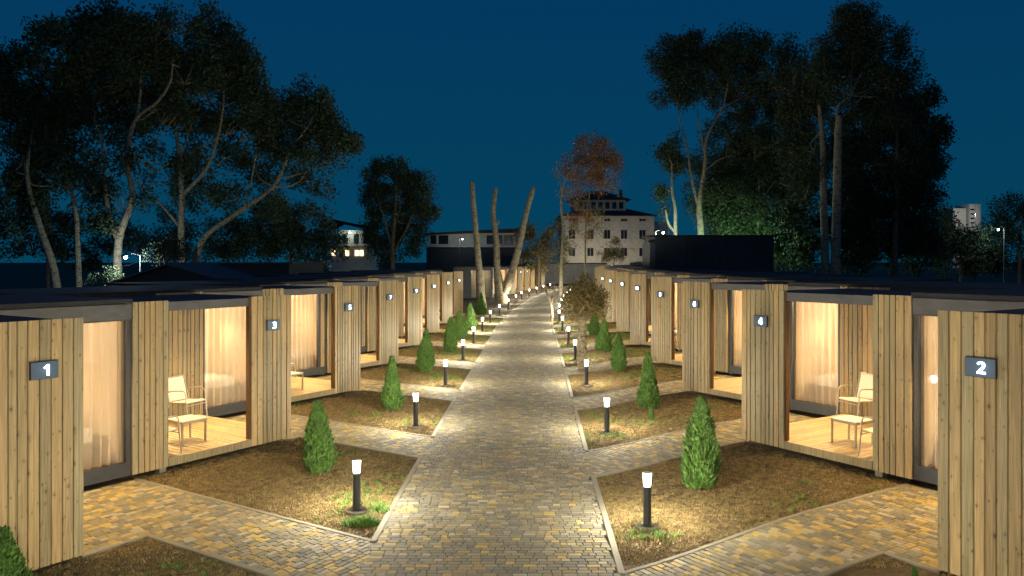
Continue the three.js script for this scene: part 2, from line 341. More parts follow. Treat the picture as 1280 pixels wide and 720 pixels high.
for (const side of [1, -1]) {               // kerbs along the main path, broken at every side path
  const gaps = openings[side].map(g => [Math.min(...g), Math.max(...g)]).sort((a, b) => a[0] - b[0]);
  let from = -8; gaps.push([116, 117]);
  for (const [a, b] of gaps) {
    if (a - from > 0.3) { const l = []; const n = Math.max(2, Math.ceil((a - from) / 1.5)); for (let i = 0; i <= n; i++) { const d = from + (a - from) * i / n; l.push([pathEdge(side, d) - side * 0.055, d]); } mesh('kerb', kerbGeo(l, 0.08, 0.08, 0.040), M.concrete, mainPath); }
    from = b;
  }
}

// ---------------------------------------------------------------- cabins
const boardCache = new Map();
function boardGeo(w, h, th, variant, horizontal) {
  const key = [w.toFixed(3), h.toFixed(3), th, variant, horizontal].join();
  if (boardCache.has(key)) return boardCache.get(key);
  const c = 0.004, a = w / 2, prof = [[-a, 0], [-a, th - c], [-a + c, th], [a - c, th], [a, th - c], [a, 0]], pos = [], uv = [];
  const r = rng(900 + variant * 31), ou = r(), ov = r() * 3;
  for (let i = 0; i < 6; i++) { const p = prof[i], q = prof[(i + 1) % 6], A = [p[0], 0, p[1]], B = [q[0], 0, q[1]], C = [q[0], h, q[1]], D = [p[0], h, p[1]];
    pos.push(...A, ...B, ...C, ...A, ...C, ...D); for (const v of [A, B, C, A, C, D]) uv.push(ou + v[0] + v[2], ov + v[1]); }
  for (const y of [0, h]) for (let k = 1; k < 5; k++) for (const p of [prof[0], prof[k], prof[k + 1]]) { pos.push(p[0], y, p[1]); uv.push(ou + p[0], ov + p[1]); }
  const g = new THREE.BufferGeometry(); g.setAttribute('position', new THREE.Float32BufferAttribute(pos, 3)); g.setAttribute('uv', new THREE.Float32BufferAttribute(uv, 2)); g.computeVertexNormals();
  boardCache.set(key, g); return g;
}
const BW = [0.095, 0.112, 0.128, 0.085];
function boards(parent, s0, s1, y0, y1, n, sgn, r, th = 0.022) {   // vertical boards on a face at n, looking along +n
  let list = [], sum = 0; const span = s1 - s0;
  while (sum < span - 0.05) { const w = BW[Math.floor(r() * BW.length)]; list.push(w); sum += w; }
  const k = span / sum; let s = s0;
  for (const w0 of list) {
    const w = w0 * k, v = Math.floor(r() * 9), b = mesh('board', boardGeo(Math.round((w - 0.015) * 250) / 250, y1 - y0, th, v, false), M.pine[Math.min(4, Math.floor(r() * 4.4))], parent);
    b.position.set(sgn * (s + w / 2), y0, n); s += w;
  }
}
function curtainGeo(w, h, seed) {
  const r = rng(seed), N = Math.ceil(w / 0.010), pos = [], uv = [], idx = []; let ph = 0, amp = 0.02;
  const xs = []; for (let i = 0; i <= N; i++) { ph += 0.010 / (0.011 + 0.026 * nz(i * 0.04 + seed, 3.3)); amp = 0.020 + 0.055 * nz2(i * 0.045, seed * 1.7); xs.push([w * i / N, Math.sin(ph) * amp, ph]); }
  const R = 8;
  for (let j = 0; j <= R; j++) for (const [x, z, p] of xs) { const t = j / R; pos.push(x + Math.sin(p * 0.37 + t * 2) * 0.008 * t, h * (1 - t), z * (0.7 + 0.6 * t) + Math.sin(p * 0.21 + t * 3) * 0.012 * t); uv.push(x, h * (1 - t)); }
  const W = xs.length; for (let j = 0; j < R; j++) for (let i = 0; i < W - 1; i++) { const a = j * W + i, b = a + W; idx.push(a, a + 1, b, b, a + 1, b + 1); }
  const g = new THREE.BufferGeometry(); g.setAttribute('position', new THREE.Float32BufferAttribute(pos, 3)); g.setAttribute('uv', new THREE.Float32BufferAttribute(uv, 2)); g.setIndex(idx); g.computeVertexNormals(); return g;
}
const font = await new FontLoader().loadAsync('fonts/droid/droid_sans_bold.typeface.json');

function addPoint(parent, color, I, x, y, z, radius) { const l = new THREE.PointLight(color, I); l.position.set(x, y, z); l.castShadow = true; l.shadow.radius = radius || 1; parent.add(l); return l; }
function addSpot(parent, color, I, x, y, z, tx, ty, tz, angle, pen, radius) { const l = new THREE.SpotLight(color, I, 0, angle, pen); l.position.set(x, y, z); l.target.position.set(tx, ty, tz); parent.add(l); parent.add(l.target); l.castShadow = true; l.shadow.radius = radius || 1; return l; }

const PLAIN = 0.66, FINW = 0.93, OPEN = 2.57, PORCH = 3.2;
for (const c of cabins) {
  const g = thing('cabin', `timber clad cabin with slatted fin carrying the number ${WORDS[c.no]} sign`, 'cabin', 'cabins along the brick path');
  g.position.set(c.x, c.yb, -c.d); g.rotation.y = c.side * TH;
  const q = c.side, r = rng(40 + c.no * 7), B = (s0, s1, y0, y1, n0, n1) => bx(q * s0, q * s1, y0, y1, n0, n1);
  const T = 2.72, dn = c.dn, R = c.ds - PORCH, far = c.d > 62, near = c.d < 30;
  // number fin: core, brown edge returns, boards in front
  const fin = mesh('fin', merge([B(-FINW + 0.012, -0.012, 0.01, T - 0.01, -0.080, -0.024)]), M.core, g);
  boards(fin, -FINW, 0, 0, T, -0.024, q, r);
  mesh('fin_back', B(-FINW + 0.003, -0.003, 0.005, T - 0.004, -0.104, -0.0805), M.pine[3], fin);
  mesh('post', B(-FINW - 0.028, -FINW - 0.002, 0.13, T - 0.03, -0.115, -0.03), M.brown, g);
  // slatted screen at the other end of the porch
  if (!far) {
    const scr = mesh('screen', B(-PORCH + 0.012, -OPEN - 0.012, 0.01, T - 0.01, -0.080, -0.024), M.core, g);
    boards(scr, -PORCH, -OPEN, 0, T, -0.024, q, r);
    mesh('fin_back', B(-PORCH + 0.003, -OPEN - 0.003, 0.005, T - 0.004, -0.104, -0.0805), M.pine[0], scr);
  }
  // porch roof, front beam
  mesh('porch_roof', B(-PORCH, -0.004, T - 0.115, T - 0.045, dn + 0.03, -0.106), M.porchRoof, g);
  mesh('porch_ceiling', B(-PORCH + 0.01, -0.012, T - 0.145, T - 0.117, dn + 0.04, -0.12), M.pine[2], g);
  mesh('front_beam', B(-OPEN + 0.003, -FINW - 0.03, T - 0.175, T - 0.025, -0.10, -0.035), M.header, g);
  // deck: frame, fascia, planks running out from the room
  const dk = mesh('deck', B(-PORCH + 0.02, -0.03, 0.02, 0.105, dn + 0.03, -0.05), M.core, g);
  mesh('fascia', B(-OPEN + 0.002, -FINW - 0.002, 0.0, 0.131, -0.026, 0.0), M.pine[1], dk);
  mesh('fascia', B(-0.026, -0.002, 0.0, 0.104, dn + 0.05, -0.11), M.pine[1], dk);
  if (c.d < 35) {
    const pw = 0.118; let i = 0;
    for (let s = -PORCH + 0.01; s + pw <= 0.02; s += pw) { const p = mesh('plank', deckPlank(pw - 0.008, -dn - 0.045 - 0.03, i % 5), M.deck[Math.floor(r() * 3)], dk); p.position.set(q * (s + pw / 2), 0.106, -0.03); i++; }
  } else mesh('planking', B(-PORCH + 0.01, -0.01, 0.106, 0.13, dn + 0.04, -0.028), M.deck[1], dk);
  for (const [s, n] of [[-PORCH + 0.25, -0.5], [-OPEN - 0.07, -0.12], [-0.6, -0.8], [-PORCH + 0.25, dn + 0.5], [-0.6, dn + 0.5]]) mesh('footing', B(s - 0.06, s + 0.06, -0.3, 0.02, n - 0.06, n + 0.06), M.concrete, g);
  // the room behind: facade on the plane n = dn
  const back = dn - 3.3, L = -PORCH + 0.05, fz = dn - 0.03;
  const wallMat = M.roomWall;
  mesh('room_wall', merge([B(L, R, 0.13, T - 0.03, back - 0.1, back), B(L - 0.1, L, 0.0, T - 0.03, back - 0.1, dn - 0.14), B(R - 0.11, R - 0.01, 0.0, T - 0.03, back, dn - 0.14), B(L, R - 0.11, T - 0.15, T - 0.05, back, dn - 0.16)]), wallMat, g);
  mesh('room_floor', B(L, R - 0.11, 0.05, 0.16, back, dn - 0.14), M.roomFloor, g);
  mesh('roof', B(L - 0.12, R + 0.02, T - 0.015, T + 0.05, back - 0.15, dn - 0.02), M.roof, g);
  // solid boarded bay beside the fin line
  const bay = mesh('bay_wall', B(-FINW - 0.02, 0.13, 0.0, T - 0.01, dn - 0.10, dn - 0.03), M.core, g);
  boards(bay, -FINW - 0.02, 0.13, 0.13, T - 0.005, dn - 0.028, q, r);
  // glazing
  const fr = mesh('window_frame', merge([
    B(0.135, R - 0.01, 0.0, 0.21, dn - 0.12, dn - 0.03), B(0.135, R - 0.01, T - 0.285, T - 0.02, dn - 0.12, dn - 0.02),
    B(0.135, 0.19, 0.21, T - 0.285, dn - 0.11, dn - 0.04), B(R - 0.075, R - 0.01, 0.21, T - 0.285, dn - 0.115, dn - 0.035),
    B(L, -FINW - 0.025, 0.0, 0.21, dn - 0.12, dn - 0.03), B(L, -FINW - 0.025, T - 0.285, T - 0.02, dn - 0.12, dn - 0.02),
    B(L, L + 0.06, 0.21, T - 0.285, dn - 0.11, dn - 0.04), B(-FINW - 0.08, -FINW - 0.025, 0.21, T - 0.285, dn - 0.11, dn - 0.04)]), M.frame, g);
  mesh('header', B(0.135, R - 0.01, T - 0.265, T - 0.03, dn - 0.0195, dn - 0.004), M.header, g);
  const g0 = 0.19, g1 = R - 0.075, dark = c.no === 7 || c.no === 12;
  const hasShutter = c.no > 4 && !far;
  const gEnd = hasShutter ? Math.min(g1, 1.22) : g1;
  mesh('glass_pane', B(g0, gEnd, 0.21, T - 0.285, dn - 0.085, dn - 0.079), M.glass, g);
  mesh('glass_pane', B(L + 0.06, -FINW - 0.08, 0.21, T - 0.285, dn - 0.085, dn - 0.079), M.glass, g);
  if (hasShutter) {
    mesh('mullion', B(gEnd, gEnd + 0.09, 0.21, T - 0.285, dn - 0.11, dn - 0.035), M.frame, g);
    if (g1 - gEnd > 0.2) { const sh = mesh('shutter', B(gEnd + 0.09, g1, 0.21, T - 0.285, dn - 0.10, dn - 0.06), M.core, g); boards(sh, gEnd + 0.10, g1, 0.24, T - 0.30, dn - 0.06, q, r); }
  }
  // lights: porch ceiling and above the door
  const pl = mesh('downlight', new THREE.CylinderGeometry(0.06, 0.06, 0.02, 20), M.warmGlow, g); pl.position.set(q * -1.55, T - 0.156, -1.25);
  addSpot(g, WARM, LAMP.porch, q * -1.55, T - 0.18, -1.25, q * -1.55, 0, -1.2, 1.25, 0.5, 2.5);
  if (c.d < 50) {
    const el = mesh('downlight', new THREE.CylinderGeometry(0.045, 0.045, 0.02, 18), M.warmGlow, g); el.position.set(q * (R * 0.5), T - 0.297, dn - 0.045);
    addSpot(g, lin(1, 0.67, 0.29), LAMP.entry, q * (R * 0.5), T - 0.32, dn - 0.02, q * (R * 0.5 + 0.05), 0, dn + 1.5, 1.15, 0.7, 2.5);
  }
  if (!dark) { const rl = mesh('ceiling_light', new THREE.CylinderGeometry(0.14, 0.14, 0.04, 24), M.warmGlow, g); rl.position.set(q * -0.75, T - 0.172, dn - 1.9); addPoint(g, ROOMC, LAMP.room, q * -0.75, T - 0.26, dn - 1.9, 4); }
  // number sign on the fin
  const sgn = thing('number_sign', `small dark plate with glowing white numeral ${WORDS[c.no]} on the slatted fin`, 'sign', 'number signs on the cabin fins');
  sgn.position.set(...(() => { g.updateMatrixWorld(); const v = g.localToWorld(V(q * -0.45, 2.17, 0.0)); return [v.x, v.y, v.z]; })()); sgn.rotation.y = c.side * TH;
  mesh('back_box', bx(-0.148, 0.148, -0.098, 0.098, 0.000, 0.028), M.plateBack, sgn);
  mesh('face_plate', bx(-0.142, 0.142, -0.092, 0.092, 0.0285, 0.033), M.plate, sgn);
  const tg = new TextGeometry(String(c.no), { font, size: 0.122, depth: 0.010, curveSegments: 5, bevelEnabled: false }); tg.computeBoundingBox(); const bb = tg.boundingBox;
  tg.translate(-(bb.min.x + bb.max.x) / 2 + (c.no < 10 ? 0.015 : 0), -(bb.min.y + bb.max.y) / 2, 0.0335); mesh('numeral', tg, M.digit, sgn);
  if (c.d < 50) addPoint(sgn, lin(0.62, 0.85, 1), 0.010, 0.015, 0, 0.10, 2);
  // curtains
  if (!far) {
    const cu = mesh(numbered('curtain'), curtainGeo(gEnd - g0 + 0.05, T - 0.28 - 0.19, c.no), M.curtain, scene);
    cu.userData = { label: `sheer cream curtain behind the tall window of the cabin marked ${WORDS[c.no]}`, category: 'curtain', group: 'sheer curtains in the cabin windows' };
    const v = g.localToWorld(V(q > 0 ? g0 - 0.02 : -(gEnd + 0.03), 0.19, dn - 0.24)); cu.position.copy(v); cu.rotation.y = c.side * TH;
  }
  if (c.no <= 6) {     // bed behind the curtain
    const bd = thing('bed', `white made bed inside the cabin marked ${WORDS[c.no]} behind the sheer curtain`, 'bed', 'beds in the cabins');
    bd.position.set(c.x, c.yb, -c.d); bd.rotation.y = c.side * TH;
    const e = R - 0.32;
    mesh('bed_base', B(-0.5, e, 0.17, 0.50, dn - 2.1, dn - 0.62), M.bedBase, bd);
    mesh('mattress', B(-0.52, e + 0.02, 0.505, 0.70, dn - 2.12, dn - 0.60), M.linen, bd);
    mesh('pillow', pillowGeo(q * -0.2, 0.76, dn - 1.3), M.linen, bd);
  }
  c.group = g;
}
function deckPlank(w, len, v) {
  const key = ['dp', w.toFixed(3), len.toFixed(2), v].join(); if (boardCache.has(key)) return boardCache.get(key);
  const b = boardGeo(Math.round(w * 1000) / 1000, len, 0.024, 20 + v, true).clone(); b.rotateX(-Math.PI / 2); boardCache.set(key, b); return b;
}
function pillowGeo(x, y, z) { const g = new THREE.SphereGeometry(1, 16, 10); g.scale(0.28, 0.09, 0.42); g.translate(x, y, z); return g; }

// ---------------------------------------------------------------- porch furniture
function makeChair() {
  const g = new THREE.Group();
  const seat = []; const N = 6;
  const sl = (pts, w, th) => { const P = [], idx = [], uv = []; pts.forEach(([z, y], i) => { for (const [x, o] of [[-w, 0], [w, 0], [w, -th], [-w, -th]]) { P.push(x, y + o, z + (o ? th * 0.3 : 0)); uv.push(x * 4, i * 0.3); } }); for (let i = 0; i < pts.length - 1; i++) for (let k = 0; k < 4; k++) { const a = i * 4 + k, b = i * 4 + (k + 1) % 4; idx.push(a, b, a + 4, a + 4, b, b + 4); } const gg = new THREE.BufferGeometry(); gg.setAttribute('position', new THREE.Float32BufferAttribute(P, 3)); gg.setAttribute('uv', new THREE.Float32BufferAttribute(uv, 2)); gg.setIndex(idx); const n = gg.toNonIndexed(); n.computeVertexNormals(); return n; };
  mesh('seat', sl([[0.26, 0.415], [0.22, 0.43], [0.1, 0.415], [-0.05, 0.40], [-0.2, 0.395]], 0.23, 0.014), M.sling, g);
  mesh('backrest', sl([[-0.215, 0.42], [-0.25, 0.55], [-0.29, 0.70], [-0.335, 0.86]], 0.23, 0.014), M.sling, g);
  for (const s of [-1, 1]) {
    const x = s * 0.255;
    mesh('side_frame', merge([
      tube([V(x, 0, 0.30), V(x, 0.22, 0.27), V(x, 0.44, 0.245), V(x, 0.58, 0.235), V(x, 0.635, 0.19), V(x, 0.64, 0.05), V(x, 0.625, -0.12), V(x, 0.60, -0.25)], [0.0125], 7),
      tube([V(x, 0, -0.34), V(x, 0.22, -0.26), V(x, 0.40, -0.205), V(x, 0.60, -0.262), V(x, 0.88, -0.345)], [0.0125], 7),
      tube([V(x * 0.94, 0.41, 0.26), V(x * 0.94, 0.40, 0.0), V(x * 0.94, 0.39, -0.21)], [0.011], 6)]), M.tubeMetal, g);
  }
  mesh('crossbar', merge([tube([V(-0.255, 0.35, 0.255), V(0, 0.35, 0.255), V(0.255, 0.35, 0.255)], [0.011], 6), tube([V(-0.25, 0.875, -0.343), V(0, 0.875, -0.343), V(0.25, 0.875, -0.343)], [0.0115], 6)]), M.tubeMetal, g);
  return g;
}
function makeTable() {
  const g = new THREE.Group();
  mesh('table_top', bx(-0.25, 0.25, 0.395, 0.415, -0.25, 0.25), M.tableTop, g);
  mesh('apron', merge([bx(-0.24, 0.24, 0.365, 0.394, 0.222, 0.24), bx(-0.24, 0.24, 0.365, 0.394, -0.24, -0.222), bx(0.222, 0.24, 0.365, 0.394, -0.2215, 0.2215), bx(-0.24, -0.222, 0.365, 0.394, -0.2215, 0.2215)]), M.tubeMetal, g);
  for (const x of [-1, 1]) for (const z of [-1, 1]) mesh('leg', bx(x * 0.228 - 0.015, x * 0.228 + 0.015, 0, 0.3645, z * 0.228 - 0.015, z * 0.228 + 0.015), M.tubeMetal, g);
  return g;
}
const chair0 = makeChair(), table0 = makeTable();
function place(proto, name, label, category, group, c, s, n, rot) {
  const o = proto.clone(); o.name = numbered(name); o.userData = { label, category, group }; scene.add(o);
  const v = c.group.localToWorld(V(c.side * s, 0.131, n)); o.position.copy(v); o.rotation.y = c.side * TH + rot; return o;
}
for (const c of cabins) {
  if (c.d > 33 || c.no < 3) continue;
  place(table0, 'side_table', `low square table on the porch deck of the cabin marked ${WORDS[c.no]}`, 'table', 'porch tables', c, -1.66, -0.86, Math.sin(c.no * 4.1) * 0.06);
  place(chair0, 'porch_chair', `white sling armchair with its back to the boarded bay at cabin ${WORDS[c.no]}`, 'chair', 'porch chairs', c, -0.56, c.dn + 0.42, c.side * 0.06 + Math.sin(c.no * 2.7) * 0.12);
  place(chair0, 'porch_chair', `white sling armchair half behind the slatted screen at cabin ${WORDS[c.no]}`, 'chair', 'porch chairs', c, -2.52, -0.42, c.side * Math.PI / 2 + Math.sin(c.no * 3.3) * 0.1);
}

// ---------------------------------------------------------------- bollard lights
function makeBollard() {
  const g = new THREE.Group();
  const lathe = pts => new THREE.LatheGeometry(pts.map(p => new THREE.Vector2(p[0], p[1])), 22);
  mesh('base', lathe([[0, 0.045], [0.135, 0.045], [0.15, 0.03], [0.155, -0.05]]), M.concrete, g);
  mesh('post', lathe([[0.0, 0.046], [0.075, 0.046], [0.075, 0.056], [0.054, 0.058], [0.052, 0.545], [0.046, 0.55], [0, 0.55]]), M.post, g);
  mesh('lamp_head', lathe([[0, 0.551], [0.044, 0.551], [0.047, 0.57], [0.058, 0.715], [0.054, 0.722], [0, 0.722]]), M.lampGlow, g);
  mesh('cap', lathe([[0, 0.7225], [0.057, 0.7225], [0.057, 0.729], [0.035, 0.734], [0, 0.735]]), M.tableTop, g);
  return g;
}
const bol0 = makeBollard();
const BL = [[-2.55, -0.4], [-2.3, 5.3], [-2.14, 10.8], [-2.0, 16.3], [-1.84, 21.7], [-1.70, 27.2], [-1.59, 32.5], [-1.43, 38], [-1.2, 43.4], [-0.78, 49], [-0.26, 56.5], [0.32, 63.4], [0.85, 69.6], [1.68, 76], [2.56, 81.5], [3.5, 87.5], [4.58, 94], [6.47, 105]];
const BR = [[1.5, -0.9], [1.62, 4.7], [1.75, 10.15], [1.9, 15.7], [2.06, 21.7], [2.19, 27.2], [2.34, 32.5], [2.48, 38.5], [2.62, 43.6], [3.0, 49.7], [3.65, 57.6], [4.2, 63.6], [4.9, 70], [5.75, 77.5], [7.2, 86], [8.6, 94]];
for (const [list, side] of [[BL, 1], [BR, -1]]) list.forEach(([x, d], i) => {
  const no = (side > 0 ? 1 : 2) + 2 * (i - 1), o = bol0.clone(); o.name = numbered('bollard_light');
  o.userData = { label: i < 2 ? 'dark bollard lamp beside the beginning of the brick path' : d < 50 ? `lit dark bollard lamp on the lawn before the fin marked ${WORDS[no]}` : 'tiny lit bollard lamp beside the far bend of the brick path', category: 'bollard lamp', group: i < 2 ? 'bollard lamps at the beginning of the path' : d < 50 ? 'bollard lamps beside the brick path' : 'bollard lamps at the far bend' };
  scene.add(o); o.position.set(x, gy(x, d), -d);
  addPoint(scene, WHITE, LAMP.bollard, x, gy(x, d) + 0.64, -d, 2.2);
});

// ---------------------------------------------------------------- plants
function leafGeo(leaves) {    // leaves: [pos, dir, up, length, width, shade]
  const pos = [], col = [], up = V(0, 1, 0), a = V(), b = V();
  for (const [p, dir, side, L, W, s] of leaves) {
    const mid = p.clone().addScaledVector(dir, L * 0.45), tip = p.clone().addScaledVector(dir, L), l = mid.clone().addScaledVector(side, W / 2), r = mid.clone().addScaledVector(side, -W / 2);
    pos.push(p.x, p.y, p.z, l.x, l.y, l.z, tip.x, tip.y, tip.z, p.x, p.y, p.z, tip.x, tip.y, tip.z, r.x, r.y, r.z);
    for (let k = 0; k < 6; k++) col.push(...s);
  }
  const g = new THREE.BufferGeometry(); g.setAttribute('position', new THREE.Float32BufferAttribute(pos, 3)); g.setAttribute('color', new THREE.Float32BufferAttribute(col, 3)); g.computeVertexNormals(); return g;
}
const rdir = r => { const z = r() * 2 - 1, a = r() * 6.2832, q = Math.sqrt(1 - z * z); return V(q * Math.cos(a), z, q * Math.sin(a)); };
// thuja: upright sprays on a cone
function thujaCrown(seed, h, w, n) {
  const r = rng(seed), L = [];
  const lob = [r() * 6.28, r() * 6.28, r() * 6.28];
  for (let i = 0; i < n; i++) {
    const t = Math.pow(r(), 1.25), y = 0.06 + t * (h - 0.10), a = r() * 6.2832;
    const prof = (t < 0.18 ? 0.72 + t * 1.55 : 1.0 * Math.pow(1 - (t - 0.18) / 0.83, 0.76)) * (1 + 0.16 * Math.sin(a * 2 + lob[0] + t * 6) + 0.14 * Math.sin(a * 5 + lob[1] - t * 11) + 0.12 * Math.sin(a * 9 + lob[2] + t * 23));
    const rad = w / 2 * prof * (0.55 + 0.55 * Math.sqrt(r())), p = V(Math.cos(a) * rad, y, Math.sin(a) * rad);
    const out = V(Math.cos(a), 0, Math.sin(a)), d0 = out.clone().multiplyScalar(0.35 + r() * 0.35).add(V((r() - 0.5) * 0.4, 1, (r() - 0.5) * 0.4)).normalize();
    const tan = V(-Math.sin(a), 0, Math.cos(a)), s = 0.35 + r() * 1.0, sh = [s * (0.9 + r() * 0.25), s, s * (0.8 + r() * 0.3)];
    const size = 0.032 + r() * 0.05;
    for (let k = -1; k <= 1; k++) { const dd = d0.clone().addScaledVector(tan, k * (0.35 + r() * 0.3)).addScaledVector(out, (r() - 0.5) * 0.3).normalize(); L.push([p, dd, tan.clone().applyAxisAngle(d0, (r() - 0.5) * 2.4), size * (k ? 0.75 : 1), size * 0.26, sh]); }
  }
  return leafGeo(L);
}
const thujaGeos = [thujaCrown(1, 1.0, 0.41, 5600), thujaCrown(2, 1.0, 0.38, 5600), thujaCrown(3, 1.0, 0.43, 5600), thujaCrown(4, 1.0, 0.39, 5600), thujaCrown(5, 1.0, 0.42, 5600)];
const TL = [[400, 594, 93, 3], [490, 515, 70, 5], [531, 468, 56, 7], [563, 441, 45, 9], [575, 425, 36, 11], [588, 413, 34, 13], [601, 396, 30, 15]];
const TR = [[874, 611, 117, 4], [811, 512, 73, 6], [774, 465, 50, 8], [755, 440, 42, 10], [742, 420, 30, 12]];
let ti = 0;
function thuja(x, d, h, label, bright) {
  const o = thing('thuja_shrub', label, 'shrub', 'young thujas on the lawns');
  o.position.set(x, gy(x, d), -d); o.rotation.set(Math.sin(ti * 2.3) * 0.03, ti * 1.7, Math.cos(ti * 3.1) * 0.035); const kw = h * (0.94 + 0.14 * Math.sin(ti * 5.3)); o.scale.set(kw, h, kw);
  mesh('trunk', tube([V(0, -0.05, 0), V(0.004, 0.12, 0.003), V(0, 0.5, 0)], [0.022, 0.016, 0.008], 6), M.barkDark, o);
  const cr = mesh('crown', thujaGeos[ti % 5], M.thuja, o); cr.userData = { kind: 'stuff' };
  ti++; return o;
}
for (const [px, py, hp, no] of TL) { const d = FPX * CAMH / (py - HZ), x = (px - 640) * d / FPX; thuja(x, d, hp * d / FPX, `small conical thuja growing on the lawn by the fin marked ${WORDS[no]}`); }
for (const [px, py, hp, no] of TR) { const d = FPX * (CAMH - 0.1) / (py - HZ), x = (px - 640) * d / FPX; thuja(x, d, hp * d / FPX, `small conical thuja growing on the lawn by the fin marked ${WORDS[no]}`); }
thuja(-4.80, 7.45, 0.95, 'bright green thuja tip growing beside the fin marked one', true);
thuja(3.98, 7.72, 0.34, 'bright green seedling thuja beside the path kerb of the fin marked two', true);
thuja(2.6, 15.1, 0.3, 'tiny bright green thuja on the lawn behind the fin marked four', true).position.set(2.95, 0.1, -16.6);

// lawn: dry tufts and green tufts
{
  const tuft = (seed, n, hgt) => { const r = rng(seed), L = []; for (let i = 0; i < n; i++) { const a = r() * 6.28, p = V((r() - 0.5) * 0.06, -0.004, (r() - 0.5) * 0.06), d = V(Math.cos(a) * (0.4 + r() * 0.8), 0.5 + r() * 0.9, Math.sin(a) * (0.4 + r() * 0.8)).normalize(), s = 0.55 + r() * 0.8; L.push([p, d, V(-Math.sin(a), 0, Math.cos(a)), hgt * (0.5 + r() * 0.7), 0.006 + r() * 0.004, [s, s * (0.9 + r() * 0.2), s * (0.8 + r() * 0.3)]]); } return leafGeo(L); };
  const dry = [], green = [], r = rng(321);
  const onPath = (x, d) => { if (Math.abs(x - pc(d)) < HALF + 0.10) return true; for (const c of cabins) { if (c.d > 62) continue; const dx = (x - c.x) * c.side, dd = d - c.d, s = dx * CT + dd * ST, n = dx * ST - dd * CT; if (n > -0.24 && s > c.s0 - 0.05 && s < c.s1 + 0.05 && (x - pc(d)) * c.side < 0) return true; if (n <= -0.14 && n > c.dn - 0.2 && s > -PORCH + 0.2 && s < c.s1 + 0.05) return true; if (n <= c.dn && n > c.dn - 4 && s > -PORCH && s < c.ds - PORCH) return true; } return false; };
  for (let i = 0; i < 260000; i++) {
    const d = 5 + 45 * Math.pow(r(), 1.7), x = pc(d) + (r() * 2 - 1) * 6.2;
    if (!inView(x, d) || onPath(x, d)) continue;
    const patch = nz(x * 0.9 + 20, d * 0.9) * 0.6 + nz2(x * 2.7, d * 2.7) * 0.4, kx = Math.abs(x - pc(d)) < HALF + 0.9 ? 0.10 : 0;
    const far = smooth(18, 34, d) * 0.26;
    if (patch + kx * 0.2 + far * 0.8 + (r() - 0.5) * 0.22 > 0.80) { if (r() < 0.4) green.push([x, d, 0.7]); else dry.push([x, d]); }
    else if (patch > 0.22 || r() < 0.5) dry.push([x, d]);
  }
  const bol = (x0, d0, w, n) => { for (let i = 0; i < n; i++) { const x = x0 + (r() + r() - 1) * w, d = d0 + (r() + r() - 1) * w * 0.7; if (!onPath(x, d)) green.push([x, d, 1.1]); } };
  bol(-1.98, 10.33, 0.2, 300); bol(-1.8, 10.9, 0.3, 40); bol(1.72, 9.85, 0.45, 30); bol(1.9, 15.4, 0.4, 20);
  for (const [list, geo, mat, label, hs] of [[dry, tuft(3, 9, 0.030), M.grassDry, 'short dry brown grass on the lawns between the side paths', 1], [green, tuft(4, 12, 0.07), M.grassGreen, 'patchy green grass sprouting round the bollard lamps', 1]]) {
    const im = new THREE.InstancedMesh(geo, mat, list.length); im.name = numbered(mat === M.grassDry ? 'dry_grass' : 'green_grass'); im.userData = { kind: 'stuff', label, category: 'grass' }; im.receiveShadow = true; im.castShadow = true;
    const m = new THREE.Matrix4(), qq = new THREE.Quaternion(), e = new THREE.Euler(), col = new THREE.Color();
    list.forEach(([x, d, k], i) => { const s = (0.6 + r() * 0.8) * (k || 1) * hs; e.set(0, r() * 6.28, 0); qq.setFromEuler(e); m.compose(V(x, gy(x, d), -d), qq, V(s * 1.3, s, s * 1.3)); im.setMatrixAt(i, m); const t = 0.6 + r() * 0.7; im.setColorAt(i, col.setRGB(t, t * (0.9 + r() * 0.2), t * 0.95)); });
    scene.add(im);
  }
}

